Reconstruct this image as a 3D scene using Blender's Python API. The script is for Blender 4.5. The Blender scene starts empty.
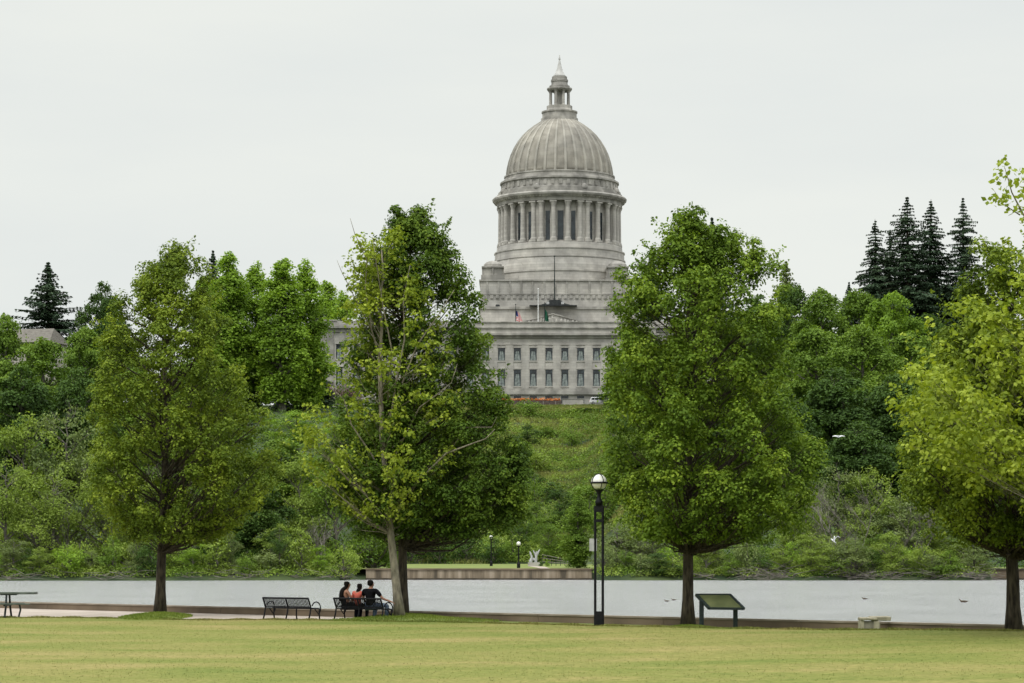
import bpy, bmesh, math, random
import numpy as np
from mathutils import Vector, Matrix
R = math.radians
F, HY, EYE, CX = 2600.0, 551.0, 2.6, 512.0
scene = bpy.context.scene
C = scene.collection
rng = np.random.default_rng(7)
random.seed(7)

def wx(px, Y): return (px - CX) * Y / F
def wz(py, Y): return EYE + (HY - py) * Y / F

# ------------------------------------------------------------------ properties / linking
def tag(o, label=None, cat=None, group=None, kind=None):
    if label: o['label'] = label
    if cat: o['category'] = cat
    if group: o['group'] = group
    if kind: o['kind'] = kind
    return o
def empty(name, loc, rz=0.0, label=None, cat=None, group=None):
    o = bpy.data.objects.new(name, None); C.objects.link(o)
    o.location = loc; o.rotation_euler = (0, 0, rz); o.empty_display_size = 0.2
    return tag(o, label, cat, group)
def link(name, me, mat, parent=None, smooth=False):
    o = bpy.data.objects.new(name, me); C.objects.link(o)
    if mat is not None and not me.materials: me.materials.append(mat)
    if parent is not None: o.parent = parent
    if smooth: me.shade_smooth()
    return o
def children(o): return [c for c in bpy.data.objects if c.parent == o]
KIDS = {}
def copy_tree(o, parent=None):
    c = o.copy(); C.objects.link(c); c.parent = parent
    for ch in KIDS.get(o.name, None) or children(o): copy_tree(ch, c)
    return c

# ------------------------------------------------------------------ materials
def newmat(name):
    m = bpy.data.materials.new(name); m.use_nodes = True
    nt = m.node_tree; nt.nodes.clear()
    out = nt.nodes.new('ShaderNodeOutputMaterial')
    return m, nt, out
def N(nt, t, **kw):
    n = nt.nodes.new(t)
    for k, v in kw.items():
        if k in n.inputs: n.inputs[k].default_value = v
        else: setattr(n, k, v)
    return n
def L(nt, a, b): nt.links.new(a, b)
def ramp(nt, stops):
    r = nt.nodes.new('ShaderNodeValToRGB'); e = r.color_ramp.elements
    while len(e) < len(stops): e.new(0.5)
    for i, (p, c) in enumerate(stops):
        e[i].position = p; e[i].color = (*c, 1) if len(c) == 3 else c
    return r
def mixc(nt, fac, a, b, mode='MIX'):
    m = nt.nodes.new('ShaderNodeMix'); m.data_type = 'RGBA'; m.blend_type = mode
    for s, v in ((m.inputs[0], fac), (m.inputs[6], a), (m.inputs[7], b)):
        if hasattr(v, 'links') or hasattr(v, 'is_output'): L(nt, v, s)
        elif isinstance(v, (int, float)): s.default_value = v
        else: s.default_value = (*v, 1)
    return m.outputs[2]

def noisy(name, c1, c2, scale=3.0, rough=0.8, bump=0.0, bscale=20.0, metallic=0.0, stretch=(1, 1, 1), spec=0.3, detail=6, lo=.35, hi=.65):
    m, nt, out = newmat(name)
    tc = N(nt, 'ShaderNodeTexCoord'); mp = N(nt, 'ShaderNodeMapping'); mp.inputs['Scale'].default_value = stretch
    L(nt, tc.outputs['Object'], mp.inputs['Vector'])
    n = N(nt, 'ShaderNodeTexNoise', Scale=scale, Detail=detail); L(nt, mp.outputs[0], n.inputs['Vector'])
    r = ramp(nt, [(lo, c1), (hi, c2)]); L(nt, n.outputs['Fac'], r.inputs[0])
    p = N(nt, 'ShaderNodeBsdfPrincipled', Roughness=rough, Metallic=metallic)
    p.inputs['Specular IOR Level'].default_value = spec
    L(nt, r.outputs[0], p.inputs['Base Color'])
    if bump:
        b = N(nt, 'ShaderNodeTexNoise', Scale=bscale, Detail=5); L(nt, mp.outputs[0], b.inputs['Vector'])
        bp = N(nt, 'ShaderNodeBump', Strength=bump, Distance=0.05); L(nt, b.outputs['Fac'], bp.inputs['Height'])
        L(nt, bp.outputs[0], p.inputs['Normal'])
    L(nt, p.outputs[0], out.inputs[0]); return m

def leafmat(name, dark, mid, light, trans=0.35, clump=0.35, gloss=0.12, tcol=None):
    """thin leaves: each leaf its own tint, plus drifts of tint through the crown"""
    m, nt, out = newmat(name)
    geo = N(nt, 'ShaderNodeNewGeometry'); tc = N(nt, 'ShaderNodeTexCoord')
    n = N(nt, 'ShaderNodeTexNoise', Scale=clump, Detail=3); L(nt, tc.outputs['Object'], n.inputs['Vector'])
    mth = N(nt, 'ShaderNodeMath', operation='MULTIPLY_ADD'); L(nt, geo.outputs['Random Per Island'], mth.inputs[0])
    mth.inputs[1].default_value = 0.38
    m2 = N(nt, 'ShaderNodeMath', operation='MULTIPLY_ADD'); L(nt, n.outputs['Fac'], m2.inputs[0])
    m2.inputs[1].default_value = 1.5; m2.inputs[2].default_value = -0.46
    L(nt, m2.outputs[0], mth.inputs[2])
    r = ramp(nt, [(0.0, dark), (0.5, mid), (1.0, light)]); L(nt, mth.outputs[0], r.inputs[0])
    p = N(nt, 'ShaderNodeBsdfPrincipled', Roughness=0.65); p.inputs['Specular IOR Level'].default_value = gloss
    L(nt, r.outputs[0], p.inputs['Base Color'])
    t = N(nt, 'ShaderNodeBsdfTranslucent')
    tint = mixc(nt, 1.0, r.outputs[0], tcol or (1.25, 1.25, .5), 'MULTIPLY'); L(nt, tint, t.inputs[0])
    mx = N(nt, 'ShaderNodeMixShader'); mx.inputs[0].default_value = trans
    L(nt, p.outputs[0], mx.inputs[1]); L(nt, t.outputs[0], mx.inputs[2]); L(nt, mx.outputs[0], out.inputs[0])
    return m

M = {}
M['bark'] = noisy('bark', (.020, .016, .011), (.085, .07, .048), 3, .95, .8, 10, stretch=(4, 4, .8), detail=8)
M['bark_pale'] = noisy('bark_pale', (.13, .115, .085), (.30, .27, .20), 2.4, .9, .4, 12, stretch=(3, 3, 1.2))
M['bark_grey'] = noisy('bark_grey', (.06, .055, .045), (.17, .155, .13), 2, .95)
M['leaf_maple'] = leafmat('leaf_maple', (0.0289, 0.0595, 0.0068), (0.1232, 0.2016, 0.0202), (0.3125, 0.4125, 0.0438), .27, clump=.8)
M['leaf_maple_olive'] = leafmat('leaf_maple_olive', (0.0306, 0.0595, 0.0068), (0.1344, 0.196, 0.0202), (0.325, 0.4, 0.0438), .27, clump=.8)
M['leaf_deep'] = leafmat('leaf_deep', (0.0208, 0.0464, 0.0064), (0.08, 0.14, 0.016), (0.23, 0.322, 0.0368), .25, clump=.8)
M['leaf_sycamore'] = leafmat('leaf_sycamore', (0.09, 0.14, 0.015), (0.2415, 0.3105, 0.0345), (0.456, 0.528, 0.078), .32, clump=.8)
M['leaf_bright'] = leafmat('leaf_bright', (0.0885, 0.1581, 0.0202), (0.207, 0.3312, 0.0386), (0.3594, 0.5175, 0.0719), .35, .12)
M['leaf_dark'] = leafmat('leaf_dark', (0.0228, 0.0481, 0.0114), (0.0618, 0.1159, 0.022), (0.1452, 0.2244, 0.0462), .22, .15)
M['leaf_mid'] = leafmat('leaf_mid', (0.0481, 0.0949, 0.0139), (0.1411, 0.2285, 0.0323), (0.275, 0.385, 0.0618), .28, .15)
M['leaf_willow'] = leafmat('leaf_willow', (0.0949, 0.1518, 0.0228), (0.215, 0.2957, 0.0538), (0.385, 0.4813, 0.11), .3, .2)
M['leaf_grey'] = leafmat('leaf_grey', (0.0759, 0.1138, 0.0354), (0.1747, 0.2285, 0.0753), (0.3025, 0.3575, 0.1375), .25, .2)
M['leaf_fir'] = leafmat('leaf_fir', (0.0207, 0.0414, 0.0218), (0.047, 0.0806, 0.0414), (0.0935, 0.1375, 0.0682), .08, .2, tcol=(1, 1, .7))
M['leaf_blossom'] = leafmat('leaf_blossom', (.06, .07, .03), (.17, .11, .09), (.36, .24, .21), .2, .6, tcol=(1, .9, .8))
M['leaf_copper'] = leafmat('leaf_copper', (.03, .045, .015), (.075, .085, .03), (.16, .14, .06), .2, .5)
M['flower'] = leafmat('flower', (.40, .10, .02), (.55, .20, .05), (.65, .40, .25), .2, .8, tcol=(1, 1, 1))
M['grass_blade'] = leafmat('grass_blade', (.15, .18, .035), (.215, .215, .055), (.30, .27, .09), .25, .22)
M['dry_grass'] = leafmat('dry_grass', (0.102, 0.132, 0.036), (0.1875, 0.2125, 0.0625), (0.3125, 0.3, 0.1125), .25, .08)
M['twig'] = noisy('twig', (.09, .08, .065), (.24, .22, .19), 2, .95)
M['black_metal'] = noisy('black_metal', (.004, .005, .006), (.011, .011, .012), 8, .6, spec=.18)
M['frame_dark'] = noisy('frame_dark', (.008, .014, .014), (.02, .03, .028), 8, .5)
M['grey_green_metal'] = noisy('grey_green_metal', (.05, .065, .05), (.11, .13, .105), 4, .6)
M['panel_back'] = noisy('panel_back', (.075, .09, .035), (.12, .135, .055), 2, .45, spec=.5)
M['white_panel'] = noisy('white_panel', (.32, .33, .33), (.45, .45, .45), 4, .6)
M['white_paint'] = noisy('white_paint', (.55, .56, .55), (.78, .78, .76), 3, .5)
M['skin'] = noisy('skin', (.24, .12, .075), (.30, .155, .10), 6, .6)
M['hair'] = noisy('hair', (.004, .003, .003), (.009, .007, .006), 30, .75, spec=.08, stretch=(1, 1, .1))
M['cloth_black'] = noisy('cloth_black', (.004, .004, .005), (.009, .009, .011), 12, .9, .3, 40, spec=.05)
M['cloth_dark'] = noisy('cloth_dark', (.006, .007, .012), (.012, .014, .02), 12, .9, .3, 40, spec=.05)
M['cloth_red'] = noisy('cloth_red', (.38, .07, .05), (.50, .12, .085), 9, .9, .3, 40)
M['cloth_jeans'] = noisy('cloth_jeans', (.06, .085, .14), (.16, .21, .29), 12, .9, .2, 40)
M['shoe'] = noisy('shoe', (.02, .02, .02), (.05, .05, .05), 10, .7)
M['feather_white'] = noisy('feather_white', (.55, .56, .58), (.8, .8, .8), 5, .8)
M['feather_brown'] = noisy('feather_brown', (.05, .04, .03), (.12, .09, .06), 9, .8)
M['car_paint'] = noisy('car_paint', (.62, .63, .64), (.7, .7, .7), 1, .3, spec=.6)
M['car_paint_blue'] = noisy('car_paint_blue', (.06, .07, .09), (.09, .1, .13), 1, .3, spec=.6)
M['tyre'] = noisy('tyre', (.015, .015, .015), (.03, .03, .03), 8, .9)
M['chrome'] = noisy('chrome', (.4, .4, .4), (.5, .5, .5), 2, .3, metallic=.9)
M['roof_shingle'] = noisy('roof_shingle', (.11, .10, .085), (.17, .16, .135), 1.2, .95, .3, 8, stretch=(1, 1, 4))
M['house_wall'] = noisy('house_wall', (.35, .32, .28), (.42, .4, .35), 1, .9)
M['wood_box'] = noisy('wood_box', (.06, .045, .04), (.12, .095, .08), 1.5, .9, stretch=(1, 1, 5))
M['path'] = noisy('path', (.30, .255, .21), (.40, .345, .29), .6, .95, .2, 30)
M['mud'] = noisy('mud', (.035, .03, .022), (.085, .07, .05), 1.2, .95, .5, 6)
M['hill_ground'] = noisy('hill_ground', (.018, .034, .012), (.055, .08, .026), .15, .95, .5, 2)
M['far_lawn'] = noisy('far_lawn', (.11, .15, .03), (.18, .21, .05), .25, .95)
M['stone_pale'] = noisy('stone_pale', (.22, .20, .14), (.38, .35, .26), 4, .9, .5, 25)
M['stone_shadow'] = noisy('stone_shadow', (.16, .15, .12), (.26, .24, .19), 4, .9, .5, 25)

def mat_stone(name, base=(.50, .485, .455), dark=(.385, .372, .348), course=.62, blockw=1.6, joint=.25):
    """weathered ashlar: block courses, tint per block, vertical rain streaks"""
    m, nt, out = newmat(name)
    tc = N(nt, 'ShaderNodeTexCoord')
    sx = N(nt, 'ShaderNodeSeparateXYZ'); L(nt, tc.outputs['Object'], sx.inputs[0])
    ad = N(nt, 'ShaderNodeMath', operation='ADD'); L(nt, sx.outputs[0], ad.inputs[0]); L(nt, sx.outputs[1], ad.inputs[1])
    cb = N(nt, 'ShaderNodeCombineXYZ'); L(nt, ad.outputs[0], cb.inputs[0]); L(nt, sx.outputs[2], cb.inputs[1])
    br = N(nt, 'ShaderNodeTexBrick'); L(nt, cb.outputs[0], br.inputs['Vector'])
    br.inputs['Scale'].default_value = 1.0; br.inputs['Brick Width'].default_value = blockw
    br.inputs['Row Height'].default_value = course; br.inputs['Mortar Size'].default_value = .03
    br.inputs['Color1'].default_value = (1, 1, 1, 1); br.inputs['Color2'].default_value = (.86, .86, .87, 1)
    br.inputs['Mortar'].default_value = (1 - joint, 1 - joint, 1 - joint, 1)
    mp = N(nt, 'ShaderNodeMapping'); mp.inputs['Scale'].default_value = (.55, .55, .35); L(nt, tc.outputs['Object'], mp.inputs[0])
    s1 = N(nt, 'ShaderNodeTexNoise', Scale=.9, Detail=6); L(nt, mp.outputs[0], s1.inputs['Vector'])
    r1 = ramp(nt, [(.40, dark), (.62, base)]); L(nt, s1.outputs['Fac'], r1.inputs[0])
    s2 = N(nt, 'ShaderNodeTexNoise', Scale=.12, Detail=5); L(nt, tc.outputs['Object'], s2.inputs['Vector'])
    r2 = ramp(nt, [(.35, (.82, .82, .80)), (.65, (1.06, 1.05, 1.0))]); L(nt, s2.outputs['Fac'], r2.inputs[0])
    c = mixc(nt, 1.0, r1.outputs[0], r2.outputs[0], 'MULTIPLY'); c = mixc(nt, 1.0, c, br.outputs['Color'], 'MULTIPLY')
    p = N(nt, 'ShaderNodeBsdfPrincipled', Roughness=.92); p.inputs['Specular IOR Level'].default_value = .2
    L(nt, c, p.inputs['Base Color']); L(nt, p.outputs[0], out.inputs[0]); return m
M['stone'] = mat_stone('stone')
M['stone_trim'] = mat_stone('stone_trim', (.43, .418, .39), (.25, .243, .226), .6, 3.0, .1)
M['stone_dome'] = mat_stone('stone_dome', (.33, .315, .28), (.24, .228, .2), .9, 2.2, .15)
M['glass'] = noisy('glass', (.008, .012, .015), (.03, .042, .048), 1.0, .15, spec=.6)
M['curtain'] = noisy('curtain', (.13, .155, .15), (.27, .30, .285), 2.0, .9)
M['window_dark'] = noisy('window_dark', (.02, .022, .024), (.035, .04, .04), 2, .4)
M['lamp_globe'] = noisy('lamp_globe', (.60, .60, .54), (.80, .80, .74), 9, .15, spec=.8)

def mat_seawall(name, c1, c2, stain, sx=.5):
    m, nt, out = newmat(name)
    tc = N(nt, 'ShaderNodeTexCoord'); mp = N(nt, 'ShaderNodeMapping'); mp.inputs['Scale'].default_value = (sx, sx, .08)
    L(nt, tc.outputs['Object'], mp.inputs[0])
    n = N(nt, 'ShaderNodeTexNoise', Scale=1.4, Detail=6); L(nt, mp.outputs[0], n.inputs['Vector'])
    r = ramp(nt, [(.36, stain), (.5, c1), (.66, c2)]); L(nt, n.outputs['Fac'], r.inputs[0])
    p = N(nt, 'ShaderNodeBsdfPrincipled', Roughness=.95); L(nt, r.outputs[0], p.inputs['Base Color']); L(nt, p.outputs[0], out.inputs[0]); return m
M['near_wall'] = mat_seawall('near_wall', (.135, .10, .065), (.19, .145, .095), (.08, .06, .038), .25)
M['far_wall'] = mat_seawall('far_wall', (.22, .175, .12), (.34, .285, .215), (.08, .065, .045), .8)

def mat_lawn():
    m, nt, out = newmat('lawn')
    tc = N(nt, 'ShaderNodeTexCoord')
    mp = N(nt, 'ShaderNodeMapping'); mp.inputs['Scale'].default_value = (.5, .8, 1); L(nt, tc.outputs['Object'], mp.inputs[0])
    a = N(nt, 'ShaderNodeTexNoise', Scale=.26, Detail=7, Roughness=.65); L(nt, mp.outputs[0], a.inputs['Vector'])
    b = N(nt, 'ShaderNodeTexNoise', Scale=6.0, Detail=5); L(nt, tc.outputs['Object'], b.inputs['Vector'])
    ra = ramp(nt, [(.33, (.130, .165, .036)), (.45, (.175, .190, .050)), (.57, (.220, .208, .068)), (.70, (.285, .238, .10))]); L(nt, a.outputs['Fac'], ra.inputs[0])
    rb = ramp(nt, [(.3, (.66, .72, .58)), (.7, (1.2, 1.15, 1.15))]); L(nt, b.outputs['Fac'], rb.inputs[0])
    c = mixc(nt, 1.0, ra.outputs[0], rb.outputs[0], 'MULTIPLY')
    p = N(nt, 'ShaderNodeBsdfPrincipled', Roughness=.95); p.inputs['Specular IOR Level'].default_value = .1
    L(nt, c, p.inputs['Base Color'])
    bn = N(nt, 'ShaderNodeTexNoise', Scale=25, Detail=4); L(nt, tc.outputs['Object'], bn.inputs['Vector'])
    bp = N(nt, 'ShaderNodeBump', Strength=.6, Distance=.04); L(nt, bn.outputs['Fac'], bp.inputs['Height']); L(nt, bp.outputs[0], p.inputs['Normal'])
    L(nt, p.outputs[0], out.inputs[0]); return m
M['lawn'] = mat_lawn()

def mat_water():
    m, nt, out = newmat('lake_water')
    tc = N(nt, 'ShaderNodeTexCoord')
    mp = N(nt, 'ShaderNodeMapping'); mp.inputs['Scale'].default_value = (1, .6, 1); L(nt, tc.outputs['Object'], mp.inputs[0])
    a = N(nt, 'ShaderNodeTexNoise', Scale=1.8, Detail=6, Roughness=.75); L(nt, mp.outputs[0], a.inputs['Vector'])
    b = N(nt, 'ShaderNodeTexNoise', Scale=.16, Detail=3); L(nt, mp.outputs[0], b.inputs['Vector'])
    rb = ramp(nt, [(.3, (.5, .5, .5)), (.7, (1, 1, 1))]); L(nt, b.outputs['Fac'], rb.inputs[0])
    mu = N(nt, 'ShaderNodeMath', operation='MULTIPLY'); L(nt, a.outputs['Fac'], mu.inputs[0]); L(nt, rb.outputs[0], mu.inputs[1])
    bp = N(nt, 'ShaderNodeBump', Strength=1.0, Distance=.55); L(nt, mu.outputs[0], bp.inputs['Height'])
    p = N(nt, 'ShaderNodeBsdfPrincipled', Roughness=.16, IOR=1.6); p.inputs['Base Color'].default_value = (.37, .38, .375, 1)
    p.inputs['Specular IOR Level'].default_value = .5
    L(nt, bp.outputs[0], p.inputs['Normal']); L(nt, p.outputs[0], out.inputs[0]); return m
M['water'] = mat_water()

# ------------------------------------------------------------------ mesh helpers
class MB:
    def __init__(s): s.v = []; s.f = []
    def add(s, vs, fs):
        o = len(s.v); s.v.extend([tuple(v) for v in vs]); s.f.extend([tuple(i + o for i in f) for f in fs]); return s
    def box(s, x0, x1, y0, y1, z0, z1, mat=None):
        vs = [Vector((x, y, z)) for z in (z0, z1) for x, y in ((x0, y0), (x1, y0), (x1, y1), (x0, y1))]
        if mat is not None: vs = [mat @ v for v in vs]
        return s.add(vs, [(0, 3, 2, 1), (4, 5, 6, 7), (0, 1, 5, 4), (1, 2, 6, 5), (2, 3, 7, 6), (3, 0, 4, 7)])
    def tube(s, pts, rad, n=8, cap=True):
        pts = [Vector(p) for p in pts]
        if isinstance(rad, (int, float)): rad = [rad] * len(pts)
        rings = []
        t0 = (pts[1] - pts[0]).normalized()
        u = t0.orthogonal().normalized()
        for i, p in enumerate(pts):
            t = (pts[min(i + 1, len(pts) - 1)] - pts[max(i - 1, 0)]).normalized()
            u = (u - t * u.dot(t)); u = u.normalized() if u.length > 1e-6 else t.orthogonal().normalized()
            w = t.cross(u)
            rings.append([p + (u * math.cos(a) + w * math.sin(a)) * rad[i] for a in [2 * math.pi * k / n for k in range(n)]])
        vs = [v for r in rings for v in r]; fs = []
        for i in range(len(pts) - 1):
            for k in range(n):
                a, b = i * n + k, i * n + (k + 1) % n
                fs.append((a, b, b + n, a + n))
        if cap:
            fs.append(tuple(range(n - 1, -1, -1))); fs.append(tuple((len(pts) - 1) * n + k for k in range(n)))
        return s.add(vs, fs)
    def lathe(s, prof, n=48, cx=0, cy=0, rib=None, a0=0.0, cap=True):
        vs = []; fs = []
        for (r, z) in prof:
            for k in range(n):
                a = a0 + 2 * math.pi * k / n
                rr = r * (rib(k) if rib else 1.0)
                vs.append((cx + rr * math.cos(a), cy + rr * math.sin(a), z))
        for i in range(len(prof) - 1):
            for k in range(n):
                a, b = i * n + k, i * n + (k + 1) % n
                fs.append((a, b, b + n, a + n))
        if cap:
            fs.append(tuple(range(n - 1, -1, -1))); fs.append(tuple((len(prof) - 1) * n + k for k in range(n)))
        return s.add(vs, fs)
    def prism(s, poly, y0, y1):
        n = len(poly); vs = [(x, y0, z) for x, z in poly] + [(x, y1, z) for x, z in poly]
        fs = [tuple(range(n)), tuple(range(2 * n - 1, n - 1, -1))] + [(i, i + n, (i + 1) % n + n, (i + 1) % n) for i in range(n)]
        return s.add(vs, fs)
    def mesh(s, name):
        me = bpy.data.meshes.new(name); me.from_pydata(s.v, [], s.f); me.update()
        return me
    def build(s, name, mat, parent=None, smooth=False, bevel=0, fix=True):
        me = s.mesh(name)
        if fix:
            bm = bmesh.new(); bm.from_mesh(me); bmesh.ops.recalc_face_normals(bm, faces=bm.faces); bm.to_mesh(me); bm.free()
        o = link(name, me, mat, parent, smooth)
        if bevel:
            b = o.modifiers.new('bevel', 'BEVEL'); b.width = bevel; b.segments = 2; b.limit_method = 'ANGLE'
        return o

def quads_mesh(name, V):
    """V: (n,4,3) array -> mesh of n separate quads"""
    n = len(V); me = bpy.data.meshes.new(name)
    me.vertices.add(n * 4); me.vertices.foreach_set('co', V.reshape(-1).astype(np.float32))
    me.loops.add(n * 4); me.loops.foreach_set('vertex_index', np.arange(n * 4, dtype=np.int32))
    me.polygons.add(n); me.polygons.foreach_set('loop_start', np.arange(0, n * 4, 4, dtype=np.int32))
    me.update(calc_edges=True); me.validate(); return me

def unit(a): return a / np.maximum(np.linalg.norm(a, axis=1, keepdims=True), 1e-9)
def leaf_quads(cen, nor, size, aspect=.75, droop=None, g=rng):
    n = len(cen); nor = unit(nor)
    rv = g.normal(size=(n, 3))
    if droop is not None: rv = rv * (1 - droop) + np.array([0, 0, -1.0]) * droop * 3
    u = unit(rv - nor * np.sum(rv * nor, 1, keepdims=True)); w = np.cross(nor, u)
    s = np.asarray(size).reshape(-1, 1) * np.ones((n, 1))
    a = cen - u * s * .5; c = cen + u * s * .5
    b = cen + w * s * .5 * aspect - u * s * .08 + nor * s * .10; d = cen - w * s * .5 * aspect - u * s * .08 + nor * s * .10
    return np.stack([a, b, c, d], 1)

# ------------------------------------------------------------------ trees
def envelope(rows, tx, ybase, s):
    """rows (py, left, right) -> arrays z, rl, rr in metres"""
    z = np.array([(ybase - r[0]) / s for r in rows])[::-1]
    rows = [(r[0], (r[1] + r[2]) / 2 - (r[2] - r[1]) * .51, (r[1] + r[2]) / 2 + (r[2] - r[1]) * .51) for r in rows]
    rl = np.array([max(.05, (tx - r[1]) / s) for r in rows])[::-1]; rr = np.array([max(.05, (r[2] - tx) / s) for r in rows])[::-1]
    return z, rl, rr
def env_ctr(env, z):
    rl = np.interp(z, env[0], env[1]); rr = np.interp(z, env[0], env[2])
    return (rr - rl) / 2, (rr + rl) / 2      # centre offset and half width

def sines(g, lo, hi, n=10):
    k = unit(g.normal(size=(n, 3))) * g.uniform(lo, hi, (n, 1)); ph = g.uniform(0, 6.28, n)
    return lambda p: np.sin(p @ k.T + ph).sum(1) / math.sqrt(n)
def build_crown(env, g, nblob, clumps, leaves, size, blob_k=.30, spread=.36, up=.55, outw=.55, rnd=.55, depth=1.0, zbias=0, droop=None, aspect=.75, inner=.0, gap=-.55, gapf=(1.2, 3.2), wpow=1.15, fringe=.55, edge=.18, shoots=0):
    gn = sines(g, *gapf); on = sines(g, .8, 2.2)
    z0, z1 = env[0][0], env[0][-1]
    blobs = []
    zz = np.linspace(z0, z1, 200); w = env_ctr(env, zz)[1] ** wpow; w = w / w.sum()
    while len(blobs) < nblob:
        z = g.choice(zz, p=w) + g.normal() * .1; z = min(max(z, z0), z1)
        if nblob // 9 <= len(blobs) < nblob // 9 + nblob // 8: z = z0 + (z1 - z0) * g.uniform(.01, .16)
        if len(blobs) < nblob // 9: z = z0 + (z1 - z0) * (.80 + .195 * (len(blobs) + .5) / (nblob // 9))
        cxo, R0 = env_ctr(env, z)
        br = max(.35, min(R0 * blob_k * g.uniform(.7, 1.3), 2.2 * R0))
        br = min(br, max(.3, R0 * .9))
        rad = (g.uniform(inner, 1) ** .55) * max(0, R0 - br * .8); th = g.uniform(0, 2 * math.pi)
        blobs.append((cxo + rad * math.cos(th), rad * math.sin(th) * depth, z, br))
    cen = []; nor = []; tips = []
    for (bx, by, bz, br) in blobs:
        k = max(4, int(clumps * (br / (blob_k * 3.5)) ** 1.6)) if clumps > 0 else 4
        k = min(k, clumps * 3)
        d = unit(g.normal(size=(k, 3))); d[:, 2] = np.where(d[:, 2] < -.3, -d[:, 2], d[:, 2])
        pts = np.array([bx, by, bz]) + d * br * g.uniform(.55, 1.0, (k, 1)) * np.array([1, 1, .8])
        tips.append(((bx, by, bz), pts))
        for i in range(k):
            m = max(3, int(leaves * g.uniform(.6, 1.4)))
            off = g.normal(size=(m, 3)) * np.array([spread, spread, spread * .5]); off[:, 2] -= .35 * (off[:, 0] ** 2 + off[:, 1] ** 2) / max(spread, .1)
            cen.append(pts[i] + off)
            nor.append(outw * (d[i] + off * .8 / spread * .5) + up * np.array([0, 0, 1.0]) + rnd * g.normal(size=(m, 3)))
    sc_, sn_ = [], []
    for i in range(shoots):      # loose leafy shoots that break the outline
        z = z0 + (z1 - z0) * g.uniform(.05, 1.0) ** .8; cxo, R0 = env_ctr(env, z); th = g.uniform(0, 6.28); r = R0 * g.uniform(.85, 1.0)
        b0 = np.array([cxo + r * math.cos(th), r * math.sin(th) * depth, z]); d = np.array([math.cos(th) * .55, math.sin(th) * .55, g.uniform(.4, 1.3)]); d /= np.linalg.norm(d)
        m = int(leaves * g.uniform(.8, 1.6)); u = g.uniform(0, 1, (m, 1)); Ls = g.uniform(.5, 1.25)
        sc_.append(b0 + d * u * Ls + g.normal(size=(m, 3)) * (.20 * (1.1 - u))); sn_.append(d * .3 + np.array([0, 0, .6]) + g.normal(size=(m, 3)) * .6)
    cen = np.concatenate(cen); nor = np.concatenate(nor)
    # keep the leaves inside the traced outline, with a loose fringe
    cxo, R0 = env_ctr(env, cen[:, 2]); dd = np.hypot((cen[:, 0] - cxo), cen[:, 1] / depth)
    keep = dd < R0 * (1.0 - edge * .35 + edge * on(cen)) + g.uniform(.0, fringe, len(cen)) * min(1.0, spread * 2.2)
    keep &= (cen[:, 2] < z1 + .25) & (gn(cen) > gap + g.normal(size=len(cen)) * .15)
    cen, nor = cen[keep], nor[keep]
    if shoots: cen = np.concatenate([cen] + sc_); nor = np.concatenate([nor] + sn_)
    sz = size * g.uniform(.6, 1.25, len(cen))
    return leaf_quads(cen, nor, sz, aspect, droop, g), tips

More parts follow.
